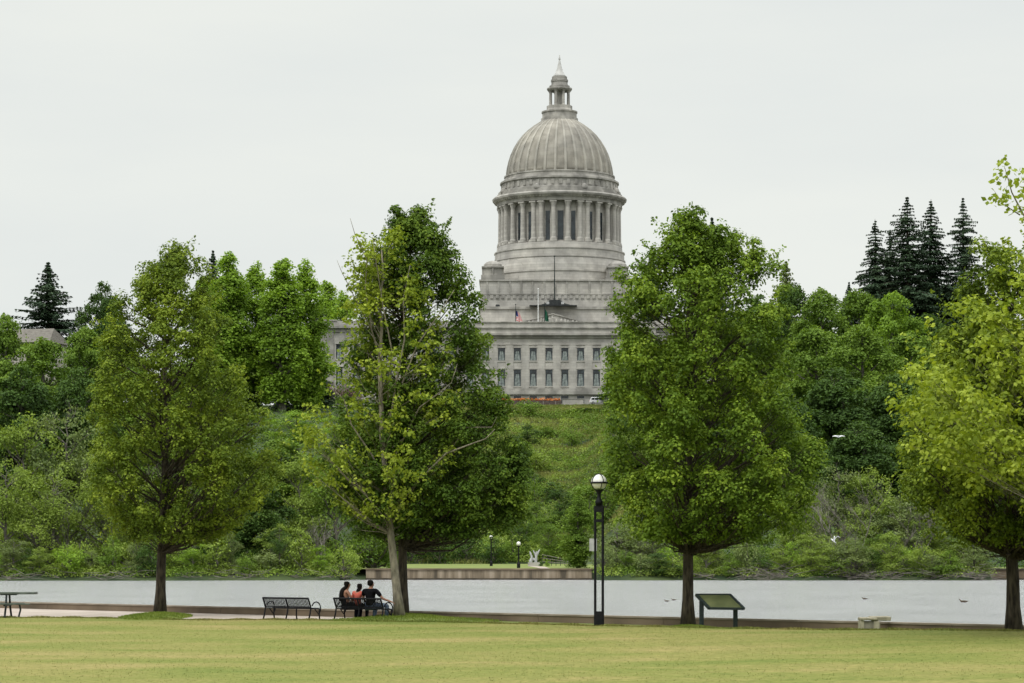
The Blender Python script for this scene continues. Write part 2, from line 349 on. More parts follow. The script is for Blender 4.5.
def build_flame_crown(env, g, n, clumps, leaves, size, Lf=1.1, wf=.5, spread=.30, up=.25, rnd=.32, inner_share=.33, shoots=40, tilt=.6, aspect=.75, holes=0.0, extra=(), depth=1.0):
    """crown of upswept leafy boughs: each bough is a tapering plume pointing up and outward"""
    z0, z1 = env[0][0], env[0][-1]; zz = np.linspace(z0, z1 * .985, 300); w = env_ctr(env, zz)[1] ** 1.25; w /= w.sum()
    hn = sines(g, .7, 1.9)
    cen, nor, tips = [], [], []
    cnt = 0; att = 0
    while cnt < n and att < n * 20:
        att += 1
        sc = g.uniform(.65, 1.35); Lb = Lf * sc; z = g.choice(zz, p=w)
        if cnt < n // 11: z = z0 + (z1 - z0) * (.66 + .32 * cnt / (n // 11)); Lb *= .75
        elif cnt < n // 5: z = z0 + (z1 - z0) * g.uniform(.0, .18)
        zt = min(z1, z + Lb * .75); c0, R0 = env_ctr(env, z); c1, R1 = env_ctr(env, zt)
        Rm = min(R0, R1 + Lb * .25); shell = g.uniform() > inner_share
        rad = Rm * (g.uniform(.80, 1.0) if shell else math.sqrt(g.uniform(.02, .62))); th = g.uniform(0, 6.283)
        b = np.array([c0 + rad * math.cos(th), rad * math.sin(th) * depth, z])
        if cnt < len(extra) * 2: e_ = extra[cnt // 2]; b = np.array([e_[0], g.normal() * .5, e_[1] - .4 * (cnt % 2)]); rad = 0; shell = False; Lb = Lf * .9
        if holes and shell and hn(b[None])[0] < -1.25 + holes: continue
        cnt += 1
        ax = np.array([math.cos(th) * tilt * (rad / max(Rm, .1)), math.sin(th) * tilt * (rad / max(Rm, .1)), 1.0]) + g.normal(size=3) * .22; ax /= np.linalg.norm(ax)
        wr = wf * sc; k = max(5, int(clumps * sc)); t = g.uniform(-.5, 1, k) ; rr = wr * np.clip(1.05 - ((t + .5) / 1.5) ** 1.6, .08, 1) * g.uniform(.35, 1.0, k)
        d = g.normal(size=(k, 3)); d -= np.outer(d @ ax, ax); d = unit(d); pts = b - ax * Lb * .45 + np.outer(t * Lb * .75, ax) + d * rr[:, None]
        tips.append((tuple(b - ax * Lb * .5), pts))
        m = max(4, int(leaves * g.uniform(.7, 1.3)))
        dd = g.normal(size=(k, m, 3)); dd /= np.linalg.norm(dd, axis=2, keepdims=True); dd[:, :, 2] = np.where(dd[:, :, 2] < -.25, -dd[:, :, 2], dd[:, :, 2])
        off = dd * (g.uniform(.55, 1.12, (k, m, 1)) * spread * g.uniform(.7, 1.35, (k, 1, 1))) * np.array([1.15, 1.15, .75]); off[:, :, 2] -= .35 * (off[:, :, 0] ** 2 + off[:, :, 1] ** 2) / spread
        cen.append((pts[:, None, :] + off).reshape(-1, 3))
        nor.append((dd * 1.0 + np.array([0, 0, up]) + g.normal(size=(k, m, 3)) * rnd).reshape(-1, 3))
    for i in range(shoots):
        z = z0 + (z1 - z0) * g.uniform(.14, .97); c0, R0 = env_ctr(env, z); th = g.uniform(0, 6.28); r = R0 * g.uniform(.85, 1.0)
        b0 = np.array([c0 + r * math.cos(th), r * math.sin(th), z]); d = np.array([math.cos(th) * .6, math.sin(th) * .6, g.uniform(.5, 1.4)]); d /= np.linalg.norm(d)
        m = int(leaves * g.uniform(.5, 1.0)); u = g.uniform(0, 1, (m, 1)); Ls = g.uniform(.4, .8)
        cen.append(b0 + d * u * Ls + g.normal(size=(m, 3)) * (.15 * (1.1 - u))); nor.append(d * .3 + np.array([0, 0, .6]) + g.normal(size=(m, 3)) * .6)
    cen = np.concatenate(cen); nor = np.concatenate(nor); kp = cen[:, 2] > z0 - .15 + .35 * g.uniform(0, 1, len(cen)); cen, nor = cen[kp], nor[kp]; sz = size * g.uniform(.6, 1.25, len(cen))
    return leaf_quads(cen, nor, sz, aspect, None, g), tips
def build_trunk(env, tips, g, r0, lean=(0, 0), every=3, thin=.38, top=.9, wob=.12, limb_r=.08, base_flare=1.5, fork=None, n=9, subs=4, sag=.3):
    z0, z1 = env[0][0], env[0][-1]; H = z1 * top
    mb = MB(); K = 14; pts = []; rad = []
    for i in range(K + 1):
        t = i / K; z = H * t
        x = lean[0] * math.sin(min(t * 2.2, 1.57)) + g.normal() * wob * t * .6; y = lean[1] * t + g.normal() * wob * t * .6
        pts.append(Vector((x, y, z - (.15 if i == 0 else 0))))
        fl = 1 + (base_flare - 1) * math.exp(-z / .35)
        rad.append(max(.025, r0 * fl * (1 - t) ** .85 + .02))
    mb.tube(pts, rad, 10)
    def at(z):
        t = max(0, min(1, z / H)) * K; i = min(K - 1, int(t)); f = t - i
        return pts[i].lerp(pts[i + 1], f), rad[i] * (1 - f) + rad[i + 1] * f
    for it, (b, cps) in enumerate(tips):
        b = Vector(b); hd = math.hypot(b.x, b.y)
        zs = max(z0 * .85, min(b.z - hd * g.uniform(.5, 1.0), H * .95)); zs = min(zs, H * .93)
        p0, rr = at(zs)
        mid = p0.lerp(b, .5) + Vector((g.normal() * .15, g.normal() * .15, -sag * .4 * hd * .3 + g.normal() * .1))
        q = [p0, p0.lerp(mid, .6) + Vector((g.normal(), g.normal(), g.normal())) * .05, mid, mid.lerp(b, .55) + Vector((g.normal(), g.normal(), g.normal())) * .08, b]
        rs = min(rr * .6, limb_r * (.6 + hd * .25)) * (1 if it % every == 0 or len(tips) < 120 else thin); mb.tube(q, [rs, rs * .85, rs * .65, rs * .45, rs * .25], 6, cap=False)
        for i in range(min(subs, len(cps))):
            c = Vector(cps[i]); st = q[2 + (i % 3)]
            mb.tube([st, st.lerp(c, .5) + Vector((g.normal(), g.normal(), g.normal())) * .08, c], [rs * .28, rs * .2, .008], 4, cap=False)
    return mb

def near_tree(name, label, tx, ybase, Y, rows, leafm, barkm, seed, r0, nblob, clumps, leaves, size, lean=(0, 0), group=None, zbase=None, limb_r=.08, cat='tree', **kw):
    g = np.random.default_rng(seed); s = F / Y
    env = envelope(rows, tx, ybase, s)
    t = empty(name, (wx(tx, Y), Y, wz(ybase, Y) if zbase is None else zbase), 0, label, cat, group)
    tk = {k: kw.pop(k) for k in ('top', 'wob', 'subs', 'sag', 'base_flare', 'every', 'thin') if k in kw}
    more = kw.pop('more', None)
    if 'extra' in kw: kw['extra'] = [((a - tx) / s, (ybase - b) / s) for a, b in kw['extra']]
    q, tips = build_flame_crown(env, g, nblob, clumps, leaves, size, **kw)
    tr = build_trunk(env, tips, g, r0, lean, limb_r=limb_r, **tk)
    tr.build('trunk', M[barkm], t, smooth=True, fix=False)
    if more is not None: q = np.concatenate([q, more])
    link('crown', quads_mesh('crown', q), M[leafm], t)
    print(name, len(q)); return t, tips

G_NEAR = None
near_tree('maple_tree', 'broad full green tree whose dark trunk rises from a grass mound beside the pale path', 160, 614.5, 105.6,
    [(238, 172, 182), (250, 158, 196), (265, 142, 210), (285, 124, 220), (310, 108, 232), (335, 100, 246), (365, 98, 254), (400, 94, 262), (440, 90, 276), (470, 88, 280), (492, 95, 265), (512, 108, 248), (528, 128, 228), (542, 150, 185)],
    'leaf_maple_olive', 'bark', 11, .19, 285, 8, 46, .122, lean=(.2, 0), holes=.35, limb_r=.042, extra=[(147, 270), (150, 288), (203, 266), (176, 248)])
near_tree('maple_tree', 'tall dark green tree standing directly behind the pale-barked tree at the occupied bench', 403, 616, 99.9,
    [(207, 398, 412), (216, 386, 428), (232, 374, 446), (250, 364, 458), (280, 356, 472), (310, 352, 482), (350, 348, 494), (400, 342, 505), (430, 335, 520), (460, 328, 528), (486, 328, 528), (506, 338, 522), (524, 362, 505), (538, 385, 440)],
    'leaf_deep', 'bark', 12, .17, 340, 8, 48, .122, limb_r=.042, extra=[(430, 228), (400, 218), (446, 246)], depth=.62)
near_tree('maple_tree', 'full green tree between the globe lamp and the dark framed sign panel', 688, 625.6, 87.8,
    [(208, 680, 690), (216, 670, 706), (230, 658, 738), (250, 640, 772), (280, 625, 782), (300, 616, 785), (340, 610, 788), (380, 608, 792), (410, 605, 802), (435, 606, 818), (462, 612, 823), (488, 620, 814), (505, 626, 800), (522, 638, 770), (541, 662, 722)],
    'leaf_maple', 'bark', 13, .18, 335, 8, 48, .118, holes=.15, limb_r=.042, extra=[(735, 242), (753, 252), (684, 222), (668, 236)])
near_tree('maple_tree', 'dark trunked tree with olive green crown near the right frame edge', 1014, 632, 77.6,
    [(235, 992, 1070), (262, 968, 1090), (300, 950, 1110), (340, 935, 1125), (370, 925, 1135), (400, 915, 1145), (440, 905, 1150), (476, 902, 1150), (502, 915, 1145), (522, 940, 1120), (544, 985, 1070)],
    'leaf_maple_olive', 'bark', 14, .20, 300, 8, 46, .118, lean=(-.12, 0), limb_r=.05)
# open, light-leaved sycamores with pale limbs
t, tips = near_tree('sycamore_tree', 'thin leafy tree with pale leaning trunk and bare crooked twigs beside the occupied bench', 400, 615.5, 98.4,
    [(222, 372, 388), (250, 352, 400), (285, 345, 425), (320, 345, 440), (360, 335, 450), (395, 318, 455), (420, 292, 460), (450, 292, 452), (478, 310, 440), (505, 335, 420), (520, 355, 405)],
    'leaf_sycamore', 'bark_pale', 15, .145, 150, 7, 14, .155, lean=(-.75, 0), limb_r=.018, spread=.24, shoots=45, inner_share=.3, rnd=.6, up=.35, subs=2, top=.93, wob=.10)
def twig(t, pts, s, tx, yb, r0, mat='bark_pale', dep=-.3):
    mb = MB(); P = [Vector(((x - tx) / s, dep * .45 * i, (yb - y) / s)) for i, (x, y) in enumerate(pts)]
    mb.tube(P, [r0 * (1 - .8 * i / (len(P) - 1)) for i in range(len(P))], 6); return mb.build('branch', M[mat], t, smooth=True)
S4 = F / 98.4
for pts, r in (([(390, 508), (410, 492), (428, 472), (447, 454), (466, 447), (486, 440), (495, 431)], .06), ([(447, 454), (458, 440), (462, 428), (492, 428), (497, 418)], .03),
               ([(388, 470), (408, 430), (420, 408), (437, 396), (452, 384), (458, 366)], .045), ([(388, 420), (404, 380), (418, 345), (438, 318), (455, 292)], .045), ([(388, 440), (396, 385), (405, 340), (404, 300), (411, 268)], .05),
               ([(389, 490), (372, 455), (352, 425), (345, 400), (332, 388)], .045), ([(386, 380), (372, 330), (366, 290), (368, 262), (356, 236), (352, 222)], .035), ([(372, 330), (356, 300), (342, 272), (338, 262)], .025),
               ([(388, 400), (392, 350), (384, 310), (378, 270), (374, 240)], .04)):
    twig(t, pts, S4, 400, 615.5, r, dep=-.5)
g = np.random.default_rng(5)
spr = []
for (x, y, k) in ((1001, 168, 22), (994, 180, 14), (1006, 186, 26), (990, 203, 24), (1004, 208, 16), (1018, 198, 22), (998, 196, 14), (1012, 216, 14), (1022, 182, 10)):
    c = np.array([(x - 1105) / (F / 71.5), -.8, (634 - y) / (F / 71.5)]); spr.append(c + g.normal(size=(k, 3)) * np.array([.16, .2, .13]))
spr = np.concatenate(spr)
SPRAY = leaf_quads(spr, g.normal(size=spr.shape) + np.array([0, -.3, .5]), .17 * g.uniform(.7, 1.2, len(spr)), .75, None, g)
t, tips = near_tree('sycamore_tree', 'light yellow-green large-leaved tree reaching in from the right frame edge, its trunk out of view', 1105, 634, 71.5,
    [(215, 1040, 1180), (250, 1010, 1210), (290, 975, 1230), (320, 950, 1250), (350, 918, 1260), (385, 892, 1270), (420, 892, 1270), (448, 915, 1260), (470, 955, 1250), (495, 1010, 1220), (515, 1050, 1180)],
    'leaf_sycamore', 'bark_pale', 16, .26, 230, 7, 22, .16, lean=(0, 0), limb_r=.012, every=12, thin=.15, more=SPRAY, shoots=90, spread=.30, wf=.6, tilt=1.1, rnd=.5, up=.35, subs=2)
S5 = F / 71.5
for pts, r in (([(1080, 300), (1045, 245), (1020, 215), (1008, 195), (1000, 172)], .045), ([(1020, 215), (1002, 205), (990, 190)], .02), ([(1080, 280), (1050, 225), (1030, 190), (1024, 178)], .03)):
    twig(t, pts, S5, 1105, 634, r, dep=-.4)

# ------------------------------------------------------------------ ground near the camera
LIP = [(-700, 608, 0), (-300, 613, 0), (0, 617, 0), (200, 619.5, 0), (330, 620.3, 0.0), (430, 621.5, .02), (600, 626, .08), (800, 629, .16), (1024, 631, .25), (1400, 639, .30), (1900, 648, .3)]
lipX = []; lipY = []; lipZ = []
for px, py, z in LIP:
    Y = (EYE - z) * F / (py - HY); lipX.append(wx(px, Y)); lipY.append(Y); lipZ.append(z)
def lip(X): return np.interp(X, lipX, lipY), np.interp(X, lipX, lipZ)
xs = np.linspace(-48, 36, 240)
yl, zl = lip(xs)
wob = .10 * np.sin(xs * 1.7) + .07 * np.sin(xs * 4.1 + 1) + .05 * np.sin(xs * 9.3)
tt = np.concatenate([np.linspace(0, .5, 12, endpoint=False), np.linspace(.5, .985, 70, endpoint=False), np.linspace(.985, 1, 8)])
V = []; Fc = []
for t_ in tt:
    for i, X in enumerate(xs):
        Y = -20 + (yl[i] + wob[i] + 20) * t_
        V.append((X * (1 + 0.0), Y, zl[i] * min(1, max(0, (t_ - .3) / .6)) + .012 * math.sin(X * .9 + Y * .35)))
for i, X in enumerate(xs): V.append((X, yl[i] + wob[i] + .12, zl[i] * .6 - .01))
for i, X in enumerate(xs): V.append((X, yl[i] + wob[i] + .5, -.06))
nx = len(xs)
for j in range(len(tt) + 1):
    for i in range(nx - 1): Fc.append((j * nx + i, j * nx + i + 1, (j + 1) * nx + i + 1, (j + 1) * nx + i))
me = bpy.data.meshes.new('lawn'); me.from_pydata(V, [], Fc); me.update(); me.shade_smooth()
tag(link('lawn', me, M['lawn']), kind='structure')
# grass blades
def lawn_z(X, Y):
    ye, ze = lip(X); t_ = (Y + 20) / (ye + 20)
    return ze * np.clip((t_ - .3) / .6, 0, 1) + .012 * np.sin(X * .9 + Y * .35)
def blades(P, h, g, tilt=.35, wid=.018):
    n = len(P); h = h * g.uniform(.5, 1.3, n); th = g.uniform(0, 2 * math.pi, n)
    side = np.stack([np.cos(th), np.sin(th), np.zeros(n)], 1) * wid
    tip = P + np.stack([g.normal(size=n) * tilt * h, g.normal(size=n) * tilt * h, h], 1)
    return np.stack([P - side, P + side, tip + side * .3, tip - side * .3], 1)
g = np.random.default_rng(21)
n = 42000; Yb = 50 + (g.uniform(0, 1, n) ** .9) * 52; Xb = (g.uniform(-1, 1, n)) * (Yb * .215 + 1)
ye, ze = lip(Xb); k = Yb < ye + .12; Xb, Yb = Xb[k], Yb[k]
P = np.stack([Xb, Yb, lawn_z(Xb, Yb) - .005], 1); Q = blades(P, .020, g, .8, .010)
# longer unmown fringe along the lip
n = 22000; Xf = g.uniform(-22, 17, n); yf, zf = lip(Xf); Yf = yf + .10 * np.sin(Xf * 1.7) + .07 * np.sin(Xf * 4.1 + 1) - np.abs(g.normal(size=n)) * .35
Q2 = blades(np.stack([Xf, Yf, lawn_z(Xf, Yf)], 1), .035 + .03 * np.sin(Xf * 2.3) ** 2, g, .4, .012)
tag(link('grass', quads_mesh('grass', np.concatenate([Q, Q2])), M['lawn']), 'short mown grass blades covering the lawn', 'grass', kind='stuff')

# mounds of grass at the trunks
def mound(X, Y, zb, rx, ry, h, label, seed, mat='lawn'):
    g = np.random.default_rng(seed); V = [(0, 0, h)]; Fc = []; K = 36; J = 8
    for j in range(1, J + 1):
        r = j / J
        for k in range(K):
            a = 2 * math.pi * k / K; w = 1 + .10 * math.sin(3 * a + seed) + .06 * math.sin(7 * a)
            V.append((rx * r * w * math.cos(a), ry * r * w * math.sin(a), h * (1 - r * r) ** 1.2 if j < J else -.05))
    for k in range(K): Fc.append((0, 1 + k, 1 + (k + 1) % K))
    for j in range(J - 1):
        for k in range(K): a = 1 + j * K + k; b = 1 + j * K + (k + 1) % K; Fc.append((a, a + K, b + K, b))
    me = bpy.data.meshes.new('grass_mound'); me.from_pydata(V, [], Fc); me.update(); me.shade_smooth()
    n = 5000; th = g.uniform(0, 2 * math.pi, n); r = np.sqrt(g.uniform(0, 1, n))
    P = np.stack([rx * r * np.cos(th), ry * r * np.sin(th), h * np.maximum(0, 1 - r * r) ** 1.2], 1)
    o = link('grass_mound', me, M['mound'])
    o.location = (X, Y, zb); tag(o, kind='structure')
    b = link('grass_tuft', quads_mesh('grass_tuft', blades(P, .07, g, .35, .012)), M['mound_blade']); b.location = (X, Y, zb); tag(b, label, 'grass', kind='stuff')
M['mound'] = noisy('mound', (.09, .13, .025), (.17, .20, .045), 3, .95)
M['mound_blade'] = leafmat('mound_blade', (.08, .13, .02), (.15, .20, .035), (.22, .26, .06), .3, 1)
mound(wx(156, 102.4), 102.4, -.01, 1.35, 4.4, .14, 'green grass tufts around the trunk base by the path', 3)
mound(wx(406, 98.6), 98.8, -.04, 2.1, 1.5, .22, 'green grass tufts around the pale leaning trunk base', 4)
mound(wx(412, 97.2), 97.2, -.04, 3.6, 1.7, .16, 'green grass rise beside the occupied bench', 6)
mound(wx(688, 86), 85.6, .05, .7, .6, .06, 'thin grass tufts around the middle trunk base', 5)

# path strip and shore ground and seawall
HT = .28
def wallY(px): return (EYE - HT) * F / (50.5 + .0232 * px)
A = Vector((wx(-700, wallY(-700)), wallY(-700), 0)); B = Vector((wx(1900, wallY(1900)), wallY(1900), 0))
d = (B - A).normalized(); nrm = Vector((-d.y, d.x, 0))
if nrm.y < 0: nrm = -nrm
mb = MB(); Lw = (B - A).length
Dn = Vector((0, 0, -.02)); Mid = Vector((wx(425, wallY(425)), wallY(425), 0))
mb.add([A - nrm * 9 + Dn, Mid - nrm * 9 - d * 3 + Dn, Mid + Dn, A + Dn], [(0, 1, 2, 3)])
tag(mb.build('path', M['path']), kind='structure')
mb = MB(); mb.add([Mid - nrm * 9 - d * 3 + Dn, B - nrm * 9 + Dn, B + Dn, Mid + Dn], [(0, 1, 2, 3)])
tag(mb.build('grass_verge', M['mound']), kind='structure')
ang = math.atan2(d.y, d.x)
sw = empty('seawall', A, ang, 'long low brown concrete seawall with straight top between the path and the lake', 'sea wall')
mb = MB(); x = 0
while x < Lw:
    mb.box(x, min(Lw, x + 6.08) - .015, 0, .42, -1.6, HT - .06); x += 6.08
mb.build('wall_body', M['near_wall'], sw)
mb = MB(); x = 0
while x < Lw:
    mb.box(x, min(Lw, x + 6.08) - .02, -.03, .46, HT - .058, HT); x += 6.08
mb.build('coping', noisy('coping', (.17, .14, .10), (.25, .215, .165), 1.5, .95), sw)

# water
WZ = -.6
mb = MB(); mb.add([(-400, 60, WZ), (400, 60, WZ), (400, 306, WZ), (-400, 306, WZ)], [(0, 1, 2, 3)])
tag(mb.build('lake_water', M['water']), kind='structure')

# ------------------------------------------------------------------ far terrain
def shoreY(X):
    px = CX + X * F / 290.0
    base = 283.5 + .8 * np.sin(px * .03) + .7 * np.sin(px * .083 + 1)
    base = base - np.where(px < 330, 5.0 * np.clip((330 - px) / 330, 0, 1.2), 0)
    inw = ((px > 350) & (px < 596)) | (px > 985)
    return np.where(inw, 289.5, base)
def terrain(X, Y):
    px = CX + X * F / np.maximum(Y, 1)
    sh = shoreY(X * 290.0 / np.maximum(Y, 290)) if False else shoreY(X)
    e = np.clip((Y - sh) / 3.5, -1, 1)
    low = np.where(e < 0, WZ - .05 + e * 2.0, WZ - .05 + e * 1.2)
    ctr = np.exp(-((px - 485) / 130.0) ** 8)
    s0 = 325 + 78 * ctr
    s1 = 585 - 10 * np.abs(px - 540) / 300
    t = np.clip((Y - s0) / (s1 - s0), 0, 1)
    sm = t * t * (3 - 2 * t) * .35 + t * .65
    z = low + sm * (34.4)
    z = z + np.clip((Y - 585) / 60, 0, 1) * 1.6
    z = z + .35 * np.sin(X * .31 + Y * .05) * np.sin(Y * .09) * np.clip((Y - s0) / 15, 0, 1) * np.clip((s1 - Y) / 15, 0, 1)
    return z
def TZ(X, Y): return float(terrain(np.array([X], float), np.array([Y], float))[0])
ys = np.concatenate([np.linspace(262, 296, 70), np.linspace(297, 620, 150), np.linspace(640, 900, 10), np.array([1200, 2000, 4000, 9000])])
us = np.linspace(-.42, .42, 260)
V = []
for Y in ys:
    Xr = us * (Y if Y < 1000 else Y)
    zr = terrain(Xr, np.full_like(Xr, Y))
    V += [(float(a), float(Y), float(b)) for a, b in zip(Xr, zr)]
nx = len(us); Fc = [(j * nx + i, j * nx + i + 1, (j + 1) * nx + i + 1, (j + 1) * nx + i) for j in range(len(ys) - 1) for i in range(nx - 1)]
me = bpy.data.meshes.new('hill_terrain'); me.from_pydata(V, [], Fc); me.update(); me.shade_smooth()
tag(link('hill_terrain', me, M['hill_ground']), kind='structure')
# ground under everything
mb = MB(); mb.add([(-9000, -9000, -3.2), (9000, -9000, -3.2), (9000, 9000, -3.2), (-9000, 9000, -3.2)], [(0, 1, 2, 3)])
tag(mb.build('ground', M['mud']), kind='structure')
# far lawn and far path (sheets over terrain)
def sheet(name, px0, px1, Y0, Y1, mat, dz, n=60, m=14):
    V = []
    for j in range(m + 1):
        Y = Y0 + (Y1 - Y0) * j / m
        for i in range(n + 1):
            X = wx(px0 + (px1 - px0) * i / n, Y); V.append((X, Y, .55 + dz))
    Fc = [(j * (n + 1) + i, j * (n + 1) + i + 1, (j + 1) * (n + 1) + i + 1, (j + 1) * (n + 1) + i) for j in range(m) for i in range(n)]
    me = bpy.data.meshes.new(name); me.from_pydata(V, [], Fc); me.update(); return tag(link(name, me, mat), kind='structure')
sheet('far_lawn', 352, 594, 290.4, 404, M['far_lawn'], .05)
sheet('far_lawn_east', 984, 1060, 290.4, 345, M['far_lawn'], .05)
mb = MB(); zf = .612
mb.add([(wx(542, 291), 291, zf), (wx(551, 291), 291, zf), (wx(545, 330), 330, zf), (wx(533, 345), 345, zf), (wx(527, 345), 345, zf), (wx(535, 320), 320, zf)], [(0, 1, 2, 3, 4, 5)])
tag(mb.build('far_path', M['path']), kind='structure')

def far_wall(px0, px1, label, dark=False):
    X0, X1 = wx(px0, 289), wx(px1, 289)
    t = empty('far_seawall', ((X0 + X1) / 2, 289, WZ), 0, label, 'sea wall'); h = (X1 - X0) / 2
    mb = MB(); x = -h
    while x < h: mb.box(x, min(h, x + 2.4) - .02, 0, 1.4, -1, 1.08); x += 2.4
    mb.build('wall_body', M['near_wall'] if dark else M['far_wall'], t)
    mb = MB(); mb.box(-h - .05, h + .05, -.12, 1.45, 1.083, 1.26); mb.build('coping', M['mud'] if dark else M['near_wall'], t)
    mb = MB(); mb.box(-h - .05, h + .05, -.16, -.003, -.4, .18); mb.build('waterline_kerb', M['mud'], t)
far_wall(366, 592, 'stained beige concrete seawall on the far shore below the bright green strip of lawn')
far_wall(985, 1062, 'dark low seawall on the far shore at the right frame edge', True)

# ------------------------------------------------------------------ capitol
def capitol():
    YF = 600.0
    CXp = 559.0
    X0 = wx(CXp, YF)
    zg = 35.0
    root = empty('domed_capitol', (X0, YF, 0), 0, 'grey stone capitol with tall ribbed dome and columned drum on the hilltop', 'capitol building')
    s = YF / F
    def zx(y, Y=YF): return wz(y, Y)
    def hx(px): return (px - CXp) * s
    # --- main block
    st = MB(); tr = MB()
    yb = 412
    body = [(322.5, 96), ]
    st.box(hx(463), hx(655), 0, 52, zx(yb), zx(338))
    # entablature and parapet, each slab proud of the other
    tr.box(hx(463) - .35, hx(655) + .35, -.35, 52.3, zx(338) + .002, zx(335.5))
    tr.box(hx(463) - .9, hx(655) + .9, -.9, 52.8, zx(335.5) + .002, zx(333.6))
    st.box(hx(463) - .2, hx(655) + .2, -.2, 52.1, zx(333.6) + .002, zx(328.5))
    tr.box(hx(463) - .5, hx(655) + .5, -.5, 52.4, zx(328.5) + .002, zx(327.2))
    st.box(hx(463), hx(655), 0, 52, zx(327.2) + .002, zx(322.6))
    tr.box(hx(463) - .25, hx(655) + .25, -.25, 52.2, zx(322.6) + .002, zx(321.6))
    # frieze line under the entablature and string course above the base storey
    tr.box(hx(463) - .18, hx(655) + .18, -.18, -.002, zx(345.4), zx(344.2))
    tr.box(hx(463) - .55, hx(655) + .55, -.55, -.002, zx(394.5), zx(391.2))
    tr.box(hx(463) - .3, hx(655) + .3, -.3, -.002, zx(391.2) + .002, zx(388.4))
    # --- set-back attic under the dome (y 305-322) and great square base (277-305)
    st.box(hx(480), hx(638), 6, 47, zx(321.6), zx(305))
    tr.box(hx(480) - .4, hx(638) + .4, 5.6, 47.4, zx(306.8), zx(304.2))
    st.box(hx(480) - .02, hx(634), 8, 45, zx(304.2) + .002, zx(277.5))
    tr.box(hx(480) - .3, hx(634) + .3, 7.7, 45.3, zx(277.5) + .002, zx(276))
    tr.box(hx(480) - .2, hx(634) + .2, 7.8, 7.998, zx(291.2), zx(290.0))
    for i in range(26):      # band of carved swags
        x = hx(484 + i * 5.75); tr.box(x, x + .75, 7.75, 7.997, zx(295.2), zx(291.6))
    for i in range(13):
        x = hx(486 + i * 11.5); tr.box(x, x + .4, 7.8, 7.996, zx(290), zx(277.9))
    # --- wings
    for sg in (-1, 1):
        a, b = (hx(321), hx(463) - .003) if sg < 0 else (hx(655) + .003, hx(797))
        st.box(a, b, 3, 44, zx(yb), zx(331))
        tr.box(a - .3, b, 2.7, 44.3, zx(331) + .002, zx(327.2)) if sg < 0 else tr.box(a, b + .3, 2.7, 44.3, zx(331) + .002, zx(327.2))
        if sg < 0: tr.box(a - .95, b, 2.05, 44.9, zx(327.2) + .002, zx(325.2))
        else: tr.box(a, b + .95, 2.05, 44.9, zx(327.2) + .002, zx(325.2))
        st.box(a + .1, b - .1, 3.1, 43.9, zx(325.2) + .002, zx(319.6))
        # end pavilion with attic block and low gable
        pa, pb = (hx(322), hx(336)) if sg < 0 else (hx(782), hx(796))
        st.box(pa, pb, 2.85, 18, zx(319.6) + .002, zx(318.6))
        ga, gb = (hx(336), hx(386)) if sg < 0 else (hx(732), hx(782))
        tr.add([(ga, 2.6, zx(325.2) + .01), (gb, 2.6, zx(325.2) + .01), ((ga + gb) / 2, 2.6, zx(317.6)), (ga, 12, zx(325.2) + .01), (gb, 12, zx(325.2) + .01), ((ga + gb) / 2, 12, zx(317.6))],
               [(0, 1, 2), (3, 5, 4), (0, 3, 4, 1), (1, 4, 5, 2), (2, 5, 3, 0)])
        # corner pilasters
        for px_ in ((323, 329.5, 347.5) if sg < 0 else (770.5, 788.5, 795)):
            tr.box(hx(px_) - .75, hx(px_) + .75, 2.75, 2.998, zx(yb), zx(331) - .002)
        tr.box(a - .25 if sg < 0 else a, b if sg < 0 else b + .25, 2.7, 2.998, zx(391.6), zx(389.8)) if False else None
    # pilaster strips between the windows of the main block
    for i in range(-6, 7):
        x = (549 + 15.82 * (i + .5) - CXp) * s
        if hx(465) < x < hx(653): st.box(x - .85, x + .85, -.16, -.003, zx(388.4) + .003, zx(345.4) - .003)
    st.build('wall', M['stone'], root); tr.build('stone_trim', M['stone_trim'], root)
    # --- pediment
    pm = MB(); pc = hx(552.5)
    pm.add([(hx(519), 3.2, zx(321.4)), (hx(586), 3.2, zx(321.4)), (hx(553), 3.2, zx(312.6)), (hx(519), 5.98, zx(321.4)), (hx(586), 5.98, zx(321.4)), (hx(553), 5.98, zx(312.6))], [(0, 1, 2), (3, 5, 4), (0, 3, 4, 1), (1, 4, 5, 2), (2, 5, 3, 0)])
    pm.build('pediment', M['stone'], root)
    fg = MB()
    for sd in (-1, 1):
        fg.prism([(hx(553), zx(312.0)), (hx(553 + sd * 35), zx(321.5)), (hx(553 + sd * 35), zx(322.3)), (hx(553), zx(313.0))], 2.9, 3.18)
    for i in range(15):
        x = 526 + i * 3.9 + random.uniform(-.8, .8); h = 8.0 * (1 - abs(x - 553) / 33); hh = max(1.0, h * random.uniform(.6, 1.0)); rr = random.uniform(.22, .42)
        fg.lathe([(.05, zx(321.4)), (rr * 1.3, zx(321.4) + .1), (rr, zx(321.4 - hh * .6)), (rr * .5, zx(321.4 - hh * .8)), (rr * .6, zx(321.4 - hh * .92)), (.02, zx(321.4 - hh))], 7, hx(x), 2.45)
    fg.build('pediment_sculpture', M['stone_trim'], root)
    # --- skylight with swept dark roof
    sk = MB(); pts = [(530, 303.5), (540, 303.2), (545.5, 301.8), (549.5, 298.8), (551, 298.1), (560, 298.1), (561.5, 298.8), (565.5, 301.8), (571, 303.2), (577, 303.5), (577, 304), (530, 304)]
    sk.prism([(hx(x), zx(y)) for x, y in pts], 4.0, 7.4)
    sk.box(hx(529.5), hx(577.5), 3.7, 7.6, zx(304.1), zx(303.5))
    sk.build('skylight_roof', M['window_dark'], root)
    for pa_, pb_ in ((546.5, 549.5), (561.5, 564.5)): MB().box(hx(pa_), hx(pb_), 3.85, 3.995, zx(302.6), zx(300)).build('skylight_panel', M['white_panel'], root)
